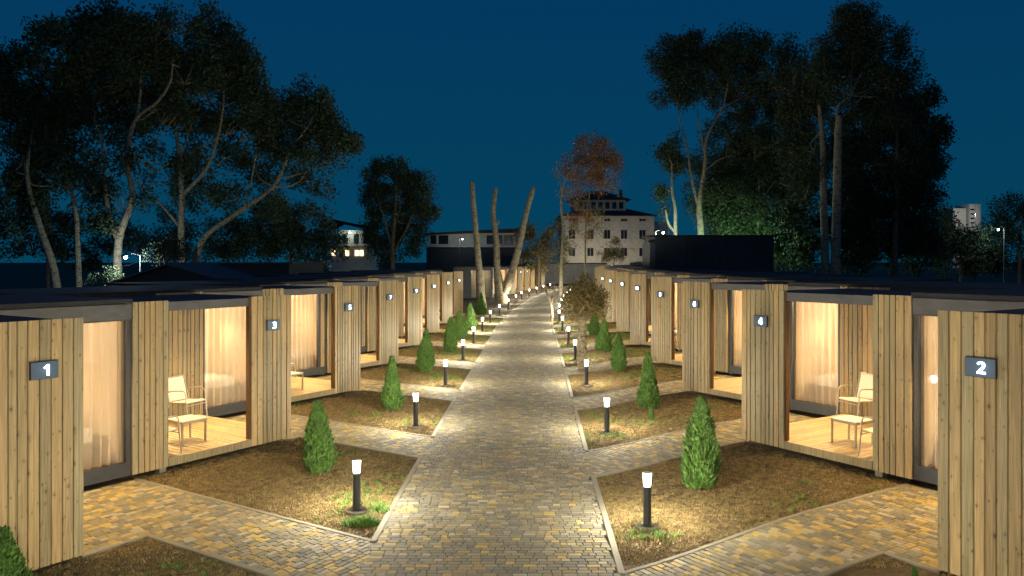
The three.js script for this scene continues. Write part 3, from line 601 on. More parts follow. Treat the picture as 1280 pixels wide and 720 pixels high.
// broad-leaved trees
function clumpGeo(seed, n, R, leaf) { const r = rng(seed), L = []; for (let i = 0; i < n; i++) { const p = rdir(r).multiplyScalar(R * Math.cbrt(r())), d = rdir(r); d.y -= 0.25; d.normalize(); const s = 0.6 + r() * 0.8, side = rdir(r).cross(d).normalize(); L.push([p, d, side, leaf * (0.7 + r() * 0.6), leaf * 0.55, [s, s * (0.92 + r() * 0.16), s]]); } return leafGeo(L); }
const clumpBig = clumpGeo(7, 24, 0.55, 0.20), clumpFine = clumpGeo(8, 22, 0.5, 0.17), clumpWisp = clumpGeo(9, 12, 0.55, 0.16);
function tree({ name = 'broadleaf_tree', label, group, d, trunks, lobes, leaf = M.leafDark, clump = clumpBig, bark = M.bark, deep = 0.8, seed = 1, scale = 1, front = -1.2, thin = 0.74, wob = 5, fill = 0.62 }) {
  const o = thing(name, label, 'tree', group), r = rng(seed * 131 + 7);
  const base = at(trunks[0][0][0], 330, d); o.position.set(base.x, 0, base.z);
  const loc = v => v.sub(o.position);
  let tg = []; const nodes = [];
  const flush = () => { if (tg.length) mesh('trunk', merge(tg), bark, o); tg = []; };
  for (const t of trunks) {
    if (t[0][1] === 999) flush();
    const pts = t.map(([px, py, rad, dz], ti) => { if (wob && ti > 0 && ti < t.length - 1) { px += (r() - 0.5) * wob; py += (r() - 0.5) * wob; } const v = at(px, py, d + (dz || 0)); if (py >= 999) v.y = -0.1; return loc(v); }), rad = t.map(q => q[2] * thin);
    pts.forEach((v, i) => { if (i > pts.length * 0.45) nodes.push([v, rad[i]]); });
    tg.push(tube(pts, rad, 9));
  }
  flush();
  const mats = [], m = new THREE.Matrix4(), q = new THREE.Quaternion(), e = new THREE.Euler(), cols = [];
  const twigs = [], limbs = [];
  for (let [px, py, rx, ry, n] of lobes) {
    const c = loc(at(px, py, d)), RX = rx * d / FPX, RY = ry * d / FPX, RZ = Math.max(RX, RY) * deep, dz0 = (r() - 0.5) * RX * 0.8 + front * scale;
    const puffs = []; n = Math.round(n * fill); const np = Math.max(3, Math.round(n / 10)); for (let i = 0; i < np; i++) { const v = rdir(r), k = Math.cbrt(0.05 + r() * 1.25); puffs.push([V(c.x + v.x * RX * k, c.y + v.y * RY * k, c.z + dz0 + v.z * RZ * k), (0.30 + r() * r() * 0.85) * scale]); twigs.push([V(c.x, c.y - RY * 0.5, c.z + dz0), puffs[i][0]]); }
    const cz = V(c.x, c.y, c.z + dz0 + RZ * 0.5); let best = null; for (const nd of nodes) { const q = nd[0].distanceTo(cz) + Math.max(0, nd[0].y - cz.y) * 3; if (!best || q < best[0]) best = [q, nd]; }
    if (best && best[0] < 14 * scale) { const a = best[1][0], m1 = a.clone().lerp(cz, 0.4).add(V((r() - 0.5) * 0.8, -0.25 + r() * 0.3, (r() - 0.5) * 0.6)), m2 = a.clone().lerp(cz, 0.75).add(V((r() - 0.5) * 0.7, 0.1, (r() - 0.5) * 0.5)); const b0 = Math.min(best[1][1] * 0.6, 0.09); limbs.push(tube([a, m1, m2, cz], [b0, b0 * 0.75, b0 * 0.5, b0 * 0.25], 6)); for (let k = 0; k < 3; k++) { const e2 = cz.clone().add(V((r() - 0.5) * RX * 1.4, r() * RY, (r() - 0.5) * RZ)); limbs.push(tube([m2, m2.clone().lerp(e2, 0.5).add(V(0, 0.2, 0)), e2], [b0 * 0.42, b0 * 0.28, b0 * 0.1], 5)); } }
    for (let i = 0; i < n; i++) { const [pp, pr] = puffs[Math.floor(r() * np)], v = rdir(r).multiplyScalar(pr * Math.cbrt(r())); e.set(r() * 6.28, r() * 6.28, r() * 6.28); q.setFromEuler(e); const s = (0.7 + r() * 0.6) * scale; m.compose(v.add(pp), q, V(s, s, s)); mats.push(m.clone()); const t = 0.6 + r() * 0.8; cols.push([t, t, t]); }
  }
  const tw = twigs.filter((_, i) => i % 3 === 0).map(([a, b]) => { const mid = a.clone().lerp(b, 0.55); mid.y += 0.25; return tube([a, mid, b], [0.05 * scale, 0.03 * scale, 0.012 * scale], 5); });
  if (tw.length || limbs.length) { const bm = mesh('branches', merge([...tw, ...limbs]), bark, o); bm.userData = { kind: 'stuff' }; }
  const im = new THREE.InstancedMesh(clump, leaf, mats.length); im.name = 'crown'; im.userData = { kind: 'stuff' }; im.castShadow = im.receiveShadow = true; const col = new THREE.Color();
  mats.forEach((mm, i) => { im.setMatrixAt(i, mm); im.setColorAt(i, col.setRGB(...cols[i])); });
  o.add(im); return o;
}
const G = 999;   // pixel row that stands for the ground
// large trees behind the odd cabins
tree({ label: 'tall dark tree with pale forked trunk beside the floodlight', d: 42, seed: 1, group: 'tall dark trees behind the cabins',
  trunks: [[[150, G, 0.34], [150, 300, 0.28], [164, 245, 0.22], [157, 205, 0.2], [170, 152, 0.17], [196, 125, 0.12], [214, 104, 0.09], [216, 80, 0.05]], [[170, 152, 0.13], [173, 118, 0.09], [176, 85, 0.05]], [[147, 300, 0.2], [138, 270, 0.16], [131, 235, 0.14], [130, 190, 0.09], [118, 150, 0.05]], [[157, 205, 0.08], [190, 180, 0.05], [225, 140, 0.03]]],
  lobes: [[130, 30, 50, 28, 420], [185, 40, 50, 32, 460], [95, 70, 60, 34, 520], [150, 85, 60, 36, 520], [215, 80, 40, 36, 380], [75, 115, 45, 30, 340], [130, 130, 50, 30, 300], [190, 140, 40, 22, 160], [110, 200, 60, 36, 170], [185, 195, 50, 30, 110], [150, 260, 50, 30, 90]] });
tree({ label: 'dark tree with two slim pale trunks behind the gabled shed', d: 46, seed: 2, group: 'tall dark trees behind the cabins',
  trunks: [[[232, G, 0.32], [228, 300, 0.26], [229, 245, 0.22], [224, 200, 0.16], [219, 150, 0.1], [222, 110, 0.05]], [[229, 243, 0.17], [256, 212, 0.14], [272, 175, 0.12], [277, 135, 0.08], [280, 105, 0.04]], [[224, 200, 0.07], [240, 160, 0.05], [246, 120, 0.03]], [[230, 290, 0.12], [200, 255, 0.09], [172, 228, 0.06], [165, 200, 0.04]]],
  lobes: [[250, 60, 50, 36, 460], [290, 75, 34, 36, 300], [255, 110, 50, 34, 380], [305, 120, 24, 30, 200], [230, 150, 40, 26, 200], [285, 160, 36, 22, 170], [250, 30, 24, 18, 120], [250, 200, 50, 26, 130], [210, 230, 50, 30, 110], [280, 235, 50, 22, 110]] });
tree({ label: 'dark tree leaning out over the low roofs with a long pale limb', d: 48, seed: 3, group: 'tall dark trees behind the cabins',
  trunks: [[[243, G, 0.34], [250, 305, 0.28], [298, 267, 0.2], [340, 232, 0.15], [362, 185, 0.1], [384, 160, 0.06]], [[305, 262, 0.1], [312, 225, 0.07], [322, 180, 0.04]], [[345, 225, 0.06], [385, 215, 0.04], [410, 200, 0.02]]],
  lobes: [[345, 125, 36, 34, 340], [385, 150, 36, 26, 280], [405, 170, 30, 20, 180], [340, 170, 40, 26, 240], [425, 175, 14, 9, 60], [372, 195, 40, 20, 170], [310, 205, 40, 18, 130], [385, 225, 24, 14, 70], [340, 255, 30, 14, 90], [400, 130, 18, 16, 90]] });
tree({ label: 'dark tree with slanting grey trunk at the end of the row', d: 44, seed: 4, group: 'tall dark trees behind the cabins',
  trunks: [[[76, G, 0.34], [70, 335, 0.28], [47, 275, 0.22], [36, 218, 0.15], [40, 170, 0.08]], [[100, G, 0.25], [100, 320, 0.2], [94, 255, 0.16], [80, 213, 0.1], [70, 170, 0.05]]],
  lobes: [[10, 95, 34, 36, 380], [45, 120, 44, 36, 380], [15, 150, 40, 36, 380], [60, 160, 40, 26, 260], [60, 240, 50, 36, 170], [20, 205, 40, 30, 280], [70, 195, 40, 20, 180], [5, 250, 34, 40, 300]] });
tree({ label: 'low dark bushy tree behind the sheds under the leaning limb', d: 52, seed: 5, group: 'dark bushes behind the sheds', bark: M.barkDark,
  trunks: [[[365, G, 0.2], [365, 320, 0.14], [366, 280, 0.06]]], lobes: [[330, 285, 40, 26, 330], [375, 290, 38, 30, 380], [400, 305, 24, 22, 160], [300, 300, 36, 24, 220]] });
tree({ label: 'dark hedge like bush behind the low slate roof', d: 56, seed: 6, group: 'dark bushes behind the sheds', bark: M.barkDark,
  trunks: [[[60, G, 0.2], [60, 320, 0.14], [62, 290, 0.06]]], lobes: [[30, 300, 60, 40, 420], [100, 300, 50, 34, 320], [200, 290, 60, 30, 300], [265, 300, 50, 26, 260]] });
tree({ name: 'small_bush', label: 'small bush growing beside the floodlight above the shed', d: 38.5, seed: 7, group: 'green bushes near the floodlight', leaf: M.leafGreen, clump: clumpFine, bark: M.barkDark,
  trunks: [[[205, G, 0.08], [205, 335, 0.06], [204, 318, 0.03]]], lobes: [[205, 316, 24, 13, 150], [188, 322, 14, 10, 70], [126, 345, 14, 14, 70], [258, 314, 7, 6, 25]], scale: 0.6 });
// rounder dark tree further back
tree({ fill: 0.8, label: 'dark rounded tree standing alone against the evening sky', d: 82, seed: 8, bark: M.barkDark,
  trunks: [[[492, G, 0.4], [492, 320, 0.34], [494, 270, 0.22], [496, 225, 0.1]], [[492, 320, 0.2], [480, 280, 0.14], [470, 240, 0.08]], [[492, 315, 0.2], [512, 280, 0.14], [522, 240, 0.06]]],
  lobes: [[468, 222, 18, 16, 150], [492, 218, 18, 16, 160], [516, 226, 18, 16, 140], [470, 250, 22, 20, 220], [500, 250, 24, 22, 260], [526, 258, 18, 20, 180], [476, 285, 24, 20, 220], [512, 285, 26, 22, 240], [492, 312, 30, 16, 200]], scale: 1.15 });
// trees behind the even cabins
tree({ label: 'tall dark tree with white forked trunk above the navy shed', d: 60, seed: 9, group: 'tall dark trees behind the cabins',
  trunks: [[[876, G, 0.4], [875, 290, 0.34], [872, 255, 0.27], [880, 215, 0.21], [886, 170, 0.15], [902, 135, 0.1], [909, 112, 0.05]], [[872, 255, 0.16], [866, 215, 0.13], [856, 180, 0.1], [848, 145, 0.06]], [[884, 205, 0.12], [876, 180, 0.1], [872, 140, 0.06]], [[882, 213, 0.08], [896, 202, 0.06], [908, 196, 0.04]], [[902, 135, 0.05], [918, 126, 0.04], [928, 122, 0.03]]],
  lobes: [[850, 62, 30, 24, 300], [895, 52, 36, 22, 360], [935, 60, 40, 28, 400], [850, 95, 34, 24, 300], [890, 90, 40, 30, 380], [930, 105, 44, 34, 420], [970, 90, 34, 36, 340], [960, 140, 40, 34, 380], [843, 115, 18, 18, 100], [920, 160, 34, 28, 300], [985, 80, 30, 36, 320], [990, 140, 30, 40, 320], [945, 185, 36, 26, 260], [985, 195, 30, 30, 260]] });
tree({ label: 'pruned pale trunk sprouting small leaf tufts beside the lamp', d: 59.5, seed: 10,
  trunks: [[[848, G, 0.24], [846, 290, 0.2], [842, 262, 0.17], [838, 240, 0.14], [840, 205, 0.1]], [[845, 292, 0.14], [838, 280, 0.12], [832, 262, 0.1]]],
  lobes: [[842, 185, 16, 20, 130], [834, 235, 7, 6, 34], [852, 205, 14, 14, 80], [832, 262, 4, 4, 12]] });
tree({ fill: 0.95, label: 'leafy tree lit green from below behind the navy shed', d: 61, seed: 11, group: 'green lit trees behind the navy shed', leaf: M.leafGreen,
  trunks: [[[948, G, 0.26], [947, 290, 0.2], [947, 245, 0.14], [950, 205, 0.08]], [[947, 262, 0.1], [960, 240, 0.08], [985, 210, 0.05]]],
  lobes: [[905, 240, 40, 30, 340], [915, 275, 40, 20, 260], [960, 215, 40, 30, 340], [975, 260, 36, 34, 340], [985, 300, 30, 30, 320], [945, 190, 36, 24, 240], [1000, 315, 24, 16, 200], [930, 285, 24, 12, 160], [900, 215, 30, 24, 240], [935, 235, 36, 30, 300], [960, 290, 36, 24, 300]] });
tree({ name: 'poplar_tree', thin: 0.9, wob: 1.5, label: 'tall poplar with thick bare grey trunk and narrow dark crown', d: 47, seed: 12, group: 'tall poplars behind the even cabins', leaf: M.leafDark, clump: clumpFine,
  trunks: [[[1045, G, 0.36], [1045, 335, 0.32], [1046, 240, 0.28], [1048, 170, 0.25], [1049, 145, 0.22]], [[1048, 150, 0.1], [1046, 138, 0.08], [1052, 128, 0.07], [1064, 120, 0.05]]],
  lobes: [[1080, 20, 26, 20, 320], [1100, 45, 36, 26, 440], [1070, 60, 40, 30, 440], [1110, 85, 40, 30, 460], [1060, 100, 40, 30, 400], [1125, 120, 42, 30, 440], [1080, 135, 40, 26, 360], [1040, 90, 24, 26, 220]] });
tree({ name: 'poplar_tree', thin: 0.9, wob: 1.5, label: 'poplar with brownish trunk standing close to the thicker one', d: 49, seed: 13, group: 'tall poplars behind the even cabins', leaf: M.leafDark, clump: clumpFine,
  trunks: [[[1030, G, 0.32], [1031, 335, 0.28], [1030, 240, 0.24], [1027, 165, 0.18], [1022, 120, 0.1]]],
  lobes: [[1010, 130, 26, 24, 240], [1005, 165, 26, 26, 260], [1015, 200, 22, 24, 180], [1000, 100, 26, 24, 220], [1012, 240, 18, 20, 110]] });
tree({ name: 'poplar_tree', fill: 0.9, label: 'dense dark poplar filling the gap beside the thick grey trunk', d: 53, seed: 14, group: 'tall poplars behind the even cabins', leaf: M.leafDark, clump: clumpBig, bark: M.barkDark,
  trunks: [[[1120, G, 0.36], [1120, 330, 0.3], [1122, 200, 0.2], [1120, 100, 0.08]]],
  lobes: [[1130, 130, 44, 34, 360], [1150, 170, 36, 34, 340], [1100, 180, 44, 36, 360], [1140, 215, 40, 34, 360], [1095, 230, 40, 34, 360], [1150, 260, 34, 34, 340], [1100, 280, 40, 34, 380], [1150, 305, 34, 26, 300], [1080, 310, 34, 24, 240], [1168, 200, 18, 22, 120], [1070, 200, 34, 40, 300], [1060, 270, 34, 36, 280], [1010, 290, 30, 34, 260], [1012, 215, 26, 36, 230], [1150, 140, 22, 20, 120]] });
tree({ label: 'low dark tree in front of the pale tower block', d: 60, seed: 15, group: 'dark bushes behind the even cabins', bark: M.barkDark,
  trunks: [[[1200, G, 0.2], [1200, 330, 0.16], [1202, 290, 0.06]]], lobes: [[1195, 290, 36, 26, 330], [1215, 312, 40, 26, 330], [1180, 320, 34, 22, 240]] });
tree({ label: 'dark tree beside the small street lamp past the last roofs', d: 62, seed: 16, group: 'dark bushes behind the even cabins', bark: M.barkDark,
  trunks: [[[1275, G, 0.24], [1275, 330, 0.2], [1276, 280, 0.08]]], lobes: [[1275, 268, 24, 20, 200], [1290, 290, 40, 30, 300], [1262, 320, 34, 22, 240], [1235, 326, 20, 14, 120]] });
// pollarded trunks beside the path
tree({ name: 'pollarded_trunk', label: 'single lopped tree trunk standing bare beside the brick path', d: 58, seed: 17, group: 'lopped trunks by the path', thin: 1, wob: 2.5, trunks: [[[602, G, 0.42], [601, 380, 0.38], [598, 340, 0.26], [594, 290, 0.21], [591, 250, 0.19], [590, 227, 0.17]]], lobes: [], });
tree({ name: 'pollarded_trunk', label: 'lopped twin trunk forking in a wide V beside the path', d: 64, seed: 18, group: 'lopped trunks by the path', thin: 1, wob: 2, trunks: [[[628, G, 0.6], [626, 372, 0.52], [622, 340, 0.30], [620, 300, 0.24], [617, 265, 0.2], [620, 235, 0.17]], [[630, 366, 0.40], [640, 338, 0.32], [650, 300, 0.26], [658, 266, 0.22], [667, 234, 0.2]], [[620, 283, 0.09], [624, 276, 0.06]]], lobes: [] });
// thin trees at the bend
tree({ name: 'wispy_tree', fill: 0.85, label: 'slender tree with sparse rusty foliage in front of the hotel', d: 72, seed: 19, leaf: M.leafBrownLit, clump: clumpWisp,
  trunks: [[[701, G, 0.26], [701, 340, 0.22], [702, 290, 0.18], [703, 250, 0.15], [707, 225, 0.11], [722, 205, 0.06], [740, 190, 0.03]], [[703, 250, 0.06], [698, 230, 0.05], [694, 205, 0.02]], [[703, 300, 0.06], [725, 290, 0.04], [745, 275, 0.02]]],
  lobes: [[740, 178, 22, 12, 240], [752, 192, 30, 14, 420], [738, 212, 34, 14, 420], [752, 228, 26, 12, 240], [720, 245, 18, 12, 90], [712, 200, 12, 14, 60], [770, 205, 12, 10, 70], [740, 262, 26, 16, 110], [725, 285, 20, 16, 60]], scale: 0.9 });
tree({ name: 'wispy_tree', label: 'thin trunk with few brownish leaves before the hotel windows', d: 66, seed: 20, leaf: M.leafAutumn, clump: clumpWisp, bark: M.barkDark,
  trunks: [[[733, G, 0.13], [733, 340, 0.11], [734, 290, 0.09], [737, 250, 0.06], [742, 215, 0.03]], [[734, 290, 0.04], [750, 280, 0.03], [762, 272, 0.015]]],
  lobes: [[715, 300, 18, 18, 50], [758, 290, 18, 16, 60], [735, 270, 20, 16, 50]], scale: 0.8 });
tree({ label: 'rounded little tree in front of the pale hotel wall', d: 75, seed: 21, leaf: M.leafAutumn, clump: clumpFine, bark: M.barkDark,
  trunks: [[[768, G, 0.12], [768, 345, 0.1], [768, 322, 0.05]]], lobes: [[768, 312, 17, 14, 190], [757, 320, 9, 8, 50], [780, 318, 9, 8, 50]], scale: 0.7 });
tree({ label: 'brown leaved tree behind the forked lopped trunk', d: 90, seed: 22, leaf: M.leafAutumn, clump: clumpBig, bark: M.barkDark,
  trunks: [[[672, G, 0.25], [672, 340, 0.2], [672, 300, 0.08]]], lobes: [[660, 300, 22, 22, 160], [680, 290, 20, 18, 150], [690, 318, 18, 18, 120], [668, 322, 20, 16, 120]], scale: 1.1 });
tree({ name: 'young_tree', thin: 1, wob: 1, fill: 0.9, label: 'young leafy tree with pale painted trunk on the lawn by the path', d: 25.2, seed: 23, leaf: M.leafAutumn, clump: clumpFine,
  trunks: [[[728, G, 0.16], [728, 420, 0.14], [729, 390, 0.10], [731, 372, 0.06]], [[729, 392, 0.06], [740, 378, 0.035], [750, 368, 0.02]], [[729, 392, 0.05], [718, 380, 0.035], [712, 368, 0.02]]],
  lobes: [[730, 364, 17, 10, 170], [743, 374, 13, 10, 130], [718, 376, 11, 10, 90], [728, 355, 13, 6, 80], [748, 382, 7, 6, 40], [716, 390, 8, 6, 30], [732, 374, 15, 8, 100]], scale: 0.36, front: 0.7 });
tree({ name: 'sapling', thin: 1, wob: 1, label: 'bare thin leaning sapling at the edge of the brick path', d: 44, seed: 24, trunks: [[[689, G, 0.09], [690, 392, 0.075], [688, 376, 0.065], [683, 364, 0.05], [681, 352, 0.03]], [[689, 380, 0.05], [692, 366, 0.04], [693, 350, 0.02]]], lobes: [], bark: M.barkDark });

// ---------------------------------------------------------------- buildings behind
function facadeWindow(parent, x, y, z, w, h, panes = 2, mat = M.darkWin) {
  const f = mesh('window', merge([bx(x - w / 2 - 0.08, x + w / 2 + 0.08, y - h / 2 - 0.08, y - h / 2, z, z + 0.08), bx(x - w / 2 - 0.08, x + w / 2 + 0.08, y + h / 2, y + h / 2 + 0.08, z, z + 0.08), bx(x - w / 2 - 0.08, x - w / 2, y - h / 2, y + h / 2, z, z + 0.08), bx(x + w / 2, x + w / 2 + 0.08, y - h / 2, y + h / 2, z, z + 0.08)]), M.whiteDim, parent);
  for (let i = 0; i < panes; i++) mesh('pane', bx(x - w / 2 + i * w / panes + 0.03, x - w / 2 + (i + 1) * w / panes - 0.03, y - h / 2, y + h / 2, z - 0.02, z + 0.03), mat, f);
}
function hipRoof(x0, x1, z0, z1, y, h, over) {
  const a = x0 - over, b = x1 + over, c = z0 - over, e = z1 + over, m = Math.min(b - a, e - c) / 2;
  const P = [[a, y, c], [b, y, c], [b, y, e], [a, y, e], [a + m, y + h, (c + e) / 2], [b - m, y + h, (c + e) / 2]], F = [[0, 4, 5], [0, 5, 1], [1, 5, 2], [2, 5, 4], [2, 4, 3], [3, 4, 0], [0, 1, 2], [0, 2, 3]], pos = [], uv = [];
  for (const f of F) for (const i of f) { pos.push(...P[i]); uv.push(P[i][0], P[i][2]); }
  const g = new THREE.BufferGeometry(); g.setAttribute('position', new THREE.Float32BufferAttribute(pos, 3)); g.setAttribute('uv', new THREE.Float32BufferAttribute(uv, 2)); g.computeVertexNormals(); return g;
}
{ // hotel
  const d = 140, o = thing('hotel_building', 'pale four storey hotel with dark hipped roof and roof pavilion', 'building'); o.position.set((703 - 640) * d / FPX, 0, -d);
  const k = d / FPX, W = 115 * k, top = CAMH + 56 * k;
  mesh('wall', bx(0, W, 0, top, -14, 0), M.white, o);
  mesh('side_wing', bx(W + 0.02, W + 3.2, 0, top - 0.8, -14, -3), M.whiteDim, o);
  mesh('roof', hipRoof(0, W, -14, 0, top + 0.02, 2.4, 0.7), M.tile, o);
  mesh('pavilion_wall', bx(2.2, 11.8, top + 0.6, top + 3.1, -10, -3), M.white, o);
  mesh('pavilion_roof', hipRoof(2.2, 11.8, -10, -3, top + 3.12, 1.9, 0.9), M.tile, o);
  mesh('chimney', bx(11.0, 11.6, top + 2, top + 5.2, -7, -6.3), M.tile, o);
  for (let i = 0; i < 7; i++) mesh('pane', bx(3.0 + i * 1.25, 3.8 + i * 1.25, top + 1.5, top + 2.7, -2.99, -2.94), M.darkWin, o);
  const cols = [12, 35, 56, 77, 100];
  for (const cx of cols) { const x = cx * k; for (const [py, h] of [[275, 3], [293, 11], [315, 10], [335, 8]]) facadeWindow(o, x, CAMH - (py - HZ) * k, 0.001, 8 * k, h * k, 2); }
  for (const [px, py] of [[100, 302], [86, 313], [110, 311]]) mesh('air_conditioner', bx(px * k - 0.4, px * k + 0.4, CAMH - (py - HZ) * k - 0.3, CAMH - (py - HZ) * k + 0.3, 0.01, 0.35), M.whiteDim, o);
  mesh('canopy', bx(12, W + 2, CAMH - (331 - HZ) * k, CAMH - (328.5 - HZ) * k, 0.01, 2), M.tile, o);
}
{ const d = 118, k = d / FPX, o = thing('boundary_wall', 'pale rendered boundary wall closing the far end of the path', 'wall'); o.position.set(38 * k, 0, -d); mesh('wall', bx(-1, 80 * k, 0, CAMH - (330 - HZ) * k, -0.3, 0), M.whiteDim, o); mesh('coping', bx(-1.05, 80 * k + 0.05, CAMH - (330 - HZ) * k, CAMH - (328.5 - HZ) * k, -0.4, 0.08), M.header, o);
  for (let i = 0; i < 6; i++) mesh('pier', bx(i * 1.9 - 0.12, i * 1.9 + 0.12, 0, 2.7, 0.002, 0.14), M.whiteDim, o); }
{ // villa lit at dusk
  const d = 92, k = d / FPX, o = thing('villa', 'small villa with lit white balcony and glowing amber ground floor windows', 'house'); o.position.set(412 * k - 640 * k, 0, -d);
  const Y = py => CAMH - (py - HZ) * k;
  mesh('wall', merge([bx(0, 52 * k, 0, Y(308), -5, 0)]), M.whiteDim, o);
  mesh('balcony_wall', bx(8 * k, 46 * k, Y(307.5), Y(287), -5, -1.5), M.white, o);
  mesh('balcony_slab', bx(4 * k, 50 * k, Y(309.5), Y(308.1), -1.4, 0.6), M.white, o);
  const rf = new THREE.Shape(); rf.moveTo(-6 * k, 0); rf.lineTo(5 * k, 12 * k); rf.lineTo(52 * k, 2 * k); rf.lineTo(52 * k, -1.5 * k); rf.lineTo(6 * k, 8 * k);
  const rg = new THREE.ExtrudeGeometry(rf, { depth: 6, bevelEnabled: false }); rg.translate(0, Y(286), -5.5); mesh('roof', rg, M.tile, o);
  for (const x of [16, 30, 42]) mesh('pane', bx((x - 3) * k, (x + 3) * k, Y(304), Y(292), -1.49, -1.44), M.darkWin, o);
  for (let i = 0; i < 4; i++) mesh('column', bx((8 + i * 13) * k, (9 + i * 13) * k, Y(308), Y(289), 0.1, 0.25), M.white, o);
  for (const x of [5, 22, 34, 40]) mesh('lit_window', bx((x - 2) * k, (x + 2) * k, Y(319.5), Y(313), 0.002, 0.05), M.warmGlow, o);
  const bl = mesh('balcony_lamp', new THREE.SphereGeometry(0.10, 12, 8), M.coldGlow, o); bl.position.set(24 * k, Y(290.5), -0.6);
  addPoint(o, lin(0.8, 1, 0.9), 2.5, 24 * k, Y(292), -0.6, 3);
}
{ // long white building
  const d = 108, k = d / FPX, o = thing('long_building', 'long low white building with raked roof line behind the lopped trunks', 'building'); o.position.set(533 * k - 640 * k, 0, -d);
  const Y = py => CAMH - (py - HZ) * k;
  mesh('wall', bx(0, 113 * k, 0, Y(309), -8, 0), M.navy, o);
  mesh('upper_wall', bx(2 * k, 112 * k, Y(308.9), Y(291), -8, -0.5), M.whiteDim, o);
  const rs = new THREE.Shape(); rs.moveTo(-3 * k, 0); rs.lineTo(115 * k, 6 * k); rs.lineTo(115 * k, 2.5 * k); rs.lineTo(-3 * k, -2.5 * k);
  const rg = new THREE.ExtrudeGeometry(rs, { depth: 9, bevelEnabled: false }); rg.translate(0, Y(291.5), -8.5); mesh('roof', rg, M.tile, o);
  for (const [a, b] of [[5, 12], [15, 27], [75, 84], [86, 95], [97, 108]]) mesh('pane', bx(a * k, b * k, Y(305), Y(294), -0.49, -0.44), M.darkWin, o);
  mesh('ledge', bx(-1, 113 * k, Y(309), Y(307.5), -0.4, 0.5), M.white, o);
}
{ // gabled shed with blue-grey roof
  const d = 31, k = d / FPX, o = thing('gabled_shed', 'low dark shed with blue grey gable roof behind the nearest cabins', 'shed'); o.position.set(140 * k - 640 * k, 0, -d);
  const Y = py => CAMH - (py - HZ) * k, s = new THREE.Shape(); s.moveTo(-2 * k, Y(352)); s.lineTo(68 * k, Y(329)); s.lineTo(150 * k, Y(352)); s.lineTo(150 * k, Y(354)); s.lineTo(68 * k, Y(331.5)); s.lineTo(-2 * k, Y(354));
  const rg = new THREE.ExtrudeGeometry(s, { depth: 6, bevelEnabled: false }); rg.translate(0, 0, -6); mesh('roof', rg, M.blueRoof, o);
  const w = new THREE.Shape(); w.moveTo(2 * k, 0); w.lineTo(2 * k, Y(353.5)); w.lineTo(68 * k, Y(332)); w.lineTo(146 * k, Y(353.5)); w.lineTo(146 * k, 0);
  const wg = new THREE.ExtrudeGeometry(w, { depth: 5.4, bevelEnabled: false }); wg.translate(0, 0, -5.7); mesh('wall', wg, M.navy, o);
  mesh('panel', bx(14 * k, 50 * k, Y(363), Y(353), -0.29, -0.25), M.blueRoof, o);
  const d2 = 36, o2 = thing('long_shed', 'long low shed roof of dark slate behind the odd numbered cabins', 'shed'), k2 = d2 / FPX; o2.position.set(215 * k2 - 640 * k2, 0, -d2);
  const Y2 = py => CAMH - (py - HZ) * k2;
  mesh('roof', bx(0, 150 * k2, Y2(329.5), Y2(328), -7, 0), M.blueRoof, o2); mesh('wall', bx(0.2, 150 * k2 - 0.2, 0, Y2(329.6), -6.8, -0.2), M.navy, o2);
}
{ const d = 60, k = d / FPX, o = thing('tent_roof', 'small pale pyramid tent roof below the villa', 'tent'); o.position.set(403 * k - 640 * k, 0, -d); const g = new THREE.ConeGeometry(15 * k, 12 * k, 4); g.rotateY(Math.PI / 4); g.translate(0, CAMH - (328 - HZ) * k, 0); mesh('canopy', g, M.whiteDim, o); for (const x of [-1, 1]) for (const z of [-1, 1]) mesh('pole', bx(x * 10 * k - 0.03, x * 10 * k + 0.03, 0, CAMH - (334 - HZ) * k, z * 10 * k - 0.03, z * 10 * k + 0.03), M.header, o); }
{ // dark navy wall behind even cabins
  const d = 52, k = d / FPX, o = thing('navy_shed', 'large plain navy clad shed behind the even numbered cabins', 'shed'); o.position.set(819 * k - 640 * k, 0, -d);
  const top = CAMH + 30 * k; mesh('wall', bx(0, 148 * k, 0, top, -3, 0), M.navy, o); mesh('corner_trim', bx(-0.35, -0.004, 0, top - 0.35, -3, 0.02), M.header, o); mesh('roof_edge', bx(-0.4, 148 * k + 0.2, top + 0.003, top + 0.12, -3.2, 0.12), M.roof, o);
  for (let i = 0; i < 14; i++) mesh('rib', bx(0.4 + i * 0.55, 0.46 + i * 0.55, 0, top - 0.02, 0.002, 0.04), M.navy, o);
}
{ const d = 380, k = d / FPX, o = thing('tower_block', 'distant pale tower block rising above the dark trees', 'building'); o.position.set(1212 * k - 640 * k, 0, -d); mesh('wall', bx(0, 7 * k, 0, CAMH + 71 * k, -12, 0), M.white, o); mesh('wall', bx(8 * k, 14 * k, 0, CAMH + 71 * k, -12, 0), M.white, o); mesh('low_wing', bx(-18 * k, -0.5, 0, CAMH + 66 * k, -12, -2), M.whiteDim, o); for (let i = 0; i < 7; i++) mesh('pane', bx(1 * k, 6 * k, CAMH + (30 + i * 5.5) * k, CAMH + (32 + i * 5.5) * k, 0.01, 0.1), M.darkWin, o); }
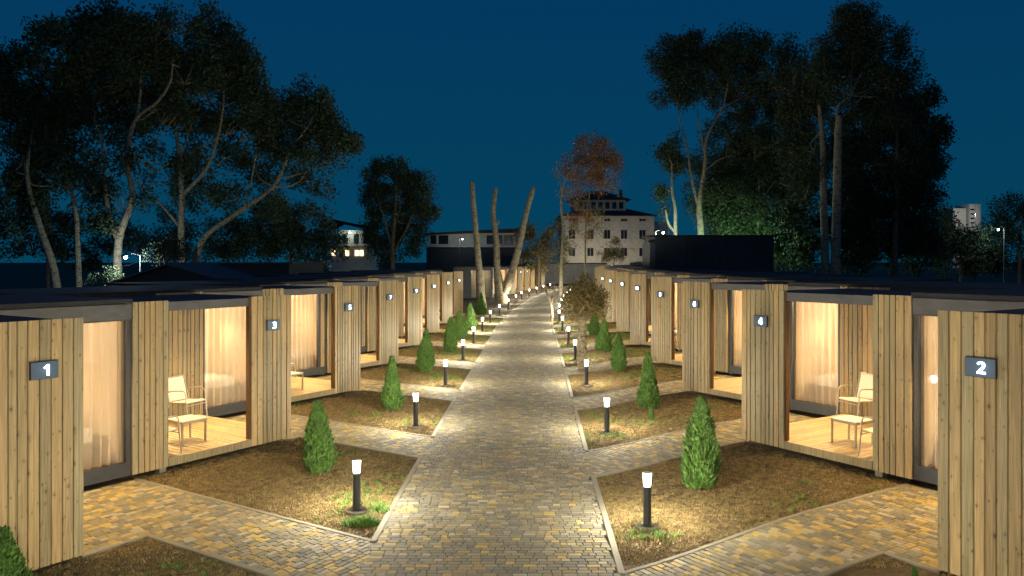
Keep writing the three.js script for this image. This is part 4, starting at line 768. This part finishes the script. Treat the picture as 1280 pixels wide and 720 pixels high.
// end cabin facing the camera side, behind the lopped trunks
{ const d = 70, k = d / FPX, o = thing('end_cabin', 'grey cabin with one broad lit window behind the lopped trunks', 'cabin'); o.position.set(569 * k - 640 * k, 0, -d);
  const Y = py => CAMH - (py - HZ) * k;
  mesh('wall', merge([bx(0, 20 * k, 0.1, Y(334), -3, 0), bx(44 * k, 47 * k, 0.1, Y(334), -3, 0), bx(20 * k, 44 * k, 0.1, Y(372), -3, 0), bx(20 * k, 44 * k, Y(338), Y(334), -3, 0), bx(0, 47 * k, 0.1, Y(334), -3.1, -3.001)]), M.header, o);
  mesh('roof', bx(-0.2, 49 * k, Y(334) + 0.002, Y(333), -3.2, 0.2), M.roof, o);
  mesh('curtain', curtainGeo(24 * k, Y(338) - Y(372), 41).translate(20 * k, Y(372), -0.5), M.curtain, o);
  mesh('glass_pane', bx(20 * k, 44 * k, Y(372), Y(338), -0.1, -0.09), M.glass, o);
  const rl = mesh('ceiling_light', new THREE.CylinderGeometry(0.14, 0.14, 0.04, 20), M.warmGlow, o); rl.position.set(32 * k, Y(338) - 0.04, -1.7); addPoint(o, ROOMC, 7, 32 * k, Y(338) - 0.2, -1.7, 4);
}

// ---------------------------------------------------------------- street lamps with cold light
function streetLamp(px, py, d, I, label, col = COLD, dx = 0.6) {
  const o = thing('street_lamp', label, 'street lamp', 'cold white lamps behind the cabins'); const h = at(px, py, d); o.position.set(h.x + dx, 0, h.z - 0.3);
  mesh('pole', tube([V(0, -0.1, 0), V(0, h.y * 0.6, 0), V(0, h.y + 0.15, 0)], [0.06, 0.05, 0.04], 8), M.header, o);
  mesh('arm', tube([V(0, h.y + 0.12, 0), V(-dx * 0.5, h.y + 0.2, 0.15), V(-dx, h.y + 0.14, 0.3)], [0.03, 0.025, 0.02], 6), M.header, o);
  mesh('housing', bx(-dx - 0.11, -dx + 0.11, h.y + 0.07, h.y + 0.13, 0.2, 0.42), M.header, o);
  const l = mesh('lamp', new THREE.SphereGeometry(0.075, 14, 10), M.coldGlow, o); l.position.set(-dx, h.y, 0.3);
  addPoint(o, col, I, -dx, h.y, 0.3, 3);
}
streetLamp(157, 322, 39, 55, 'cold white floodlight glaring below the forked pale trunk');
streetLamp(578, 299, 104, 8, 'cold white lamp on the long white building', COLD, -0.4);
streetLamp(829, 291, 56.5, 80, 'cold white lamp at the corner of the navy shed', lin(0.85, 1, 0.86), -0.5);
streetLamp(1248, 287, 58, 7, 'small street lamp between the dark trees past the last roofs');
streetLamp(925, 300, 56.6, 75, 'green white floodlight just behind the navy shed roof', lin(0.50, 1, 0.55), 0.4);
streetLamp(1219, 268, 366, 300, 'unseen far lamp added to brighten the pale tower block', lin(1, 1, 1), 0.3);  // unseen lamp and pole, added to brighten the tower wall
streetLamp(742, 338, 128, 240, 'low lamp lighting the front of the pale hotel', lin(1, 0.88, 0.68), 0.5);
{ // unseen mast lamp, added behind the viewpoint to light near fins and path
  const o = thing('street_lamp', 'unseen tall mast lamp added behind the viewpoint', 'street lamp'); o.position.set(1.9, 0, 6);
  mesh('pole', tube([V(0, -0.1, 0), V(0, 4, 0), V(0, 6.6, 0)], [0.08, 0.06, 0.05], 9), M.header, o);
  mesh('housing', bx(-0.3, 0.3, 6.55, 6.66, -0.6, 0.1), M.header, o);
  mesh('lamp', bx(-0.22, 0.22, 6.52, 6.545, -0.5, -0.1), M.lampGlow, o);
  addSpot(o, lin(1, 0.93, 0.78), LAMP.addedMast, 0, 6.45, -0.3, -1.9, 0, -18, 0.95, 0.7, 10);
}

scene.updateMatrixWorld(true);
renderer.render(scene, camera);
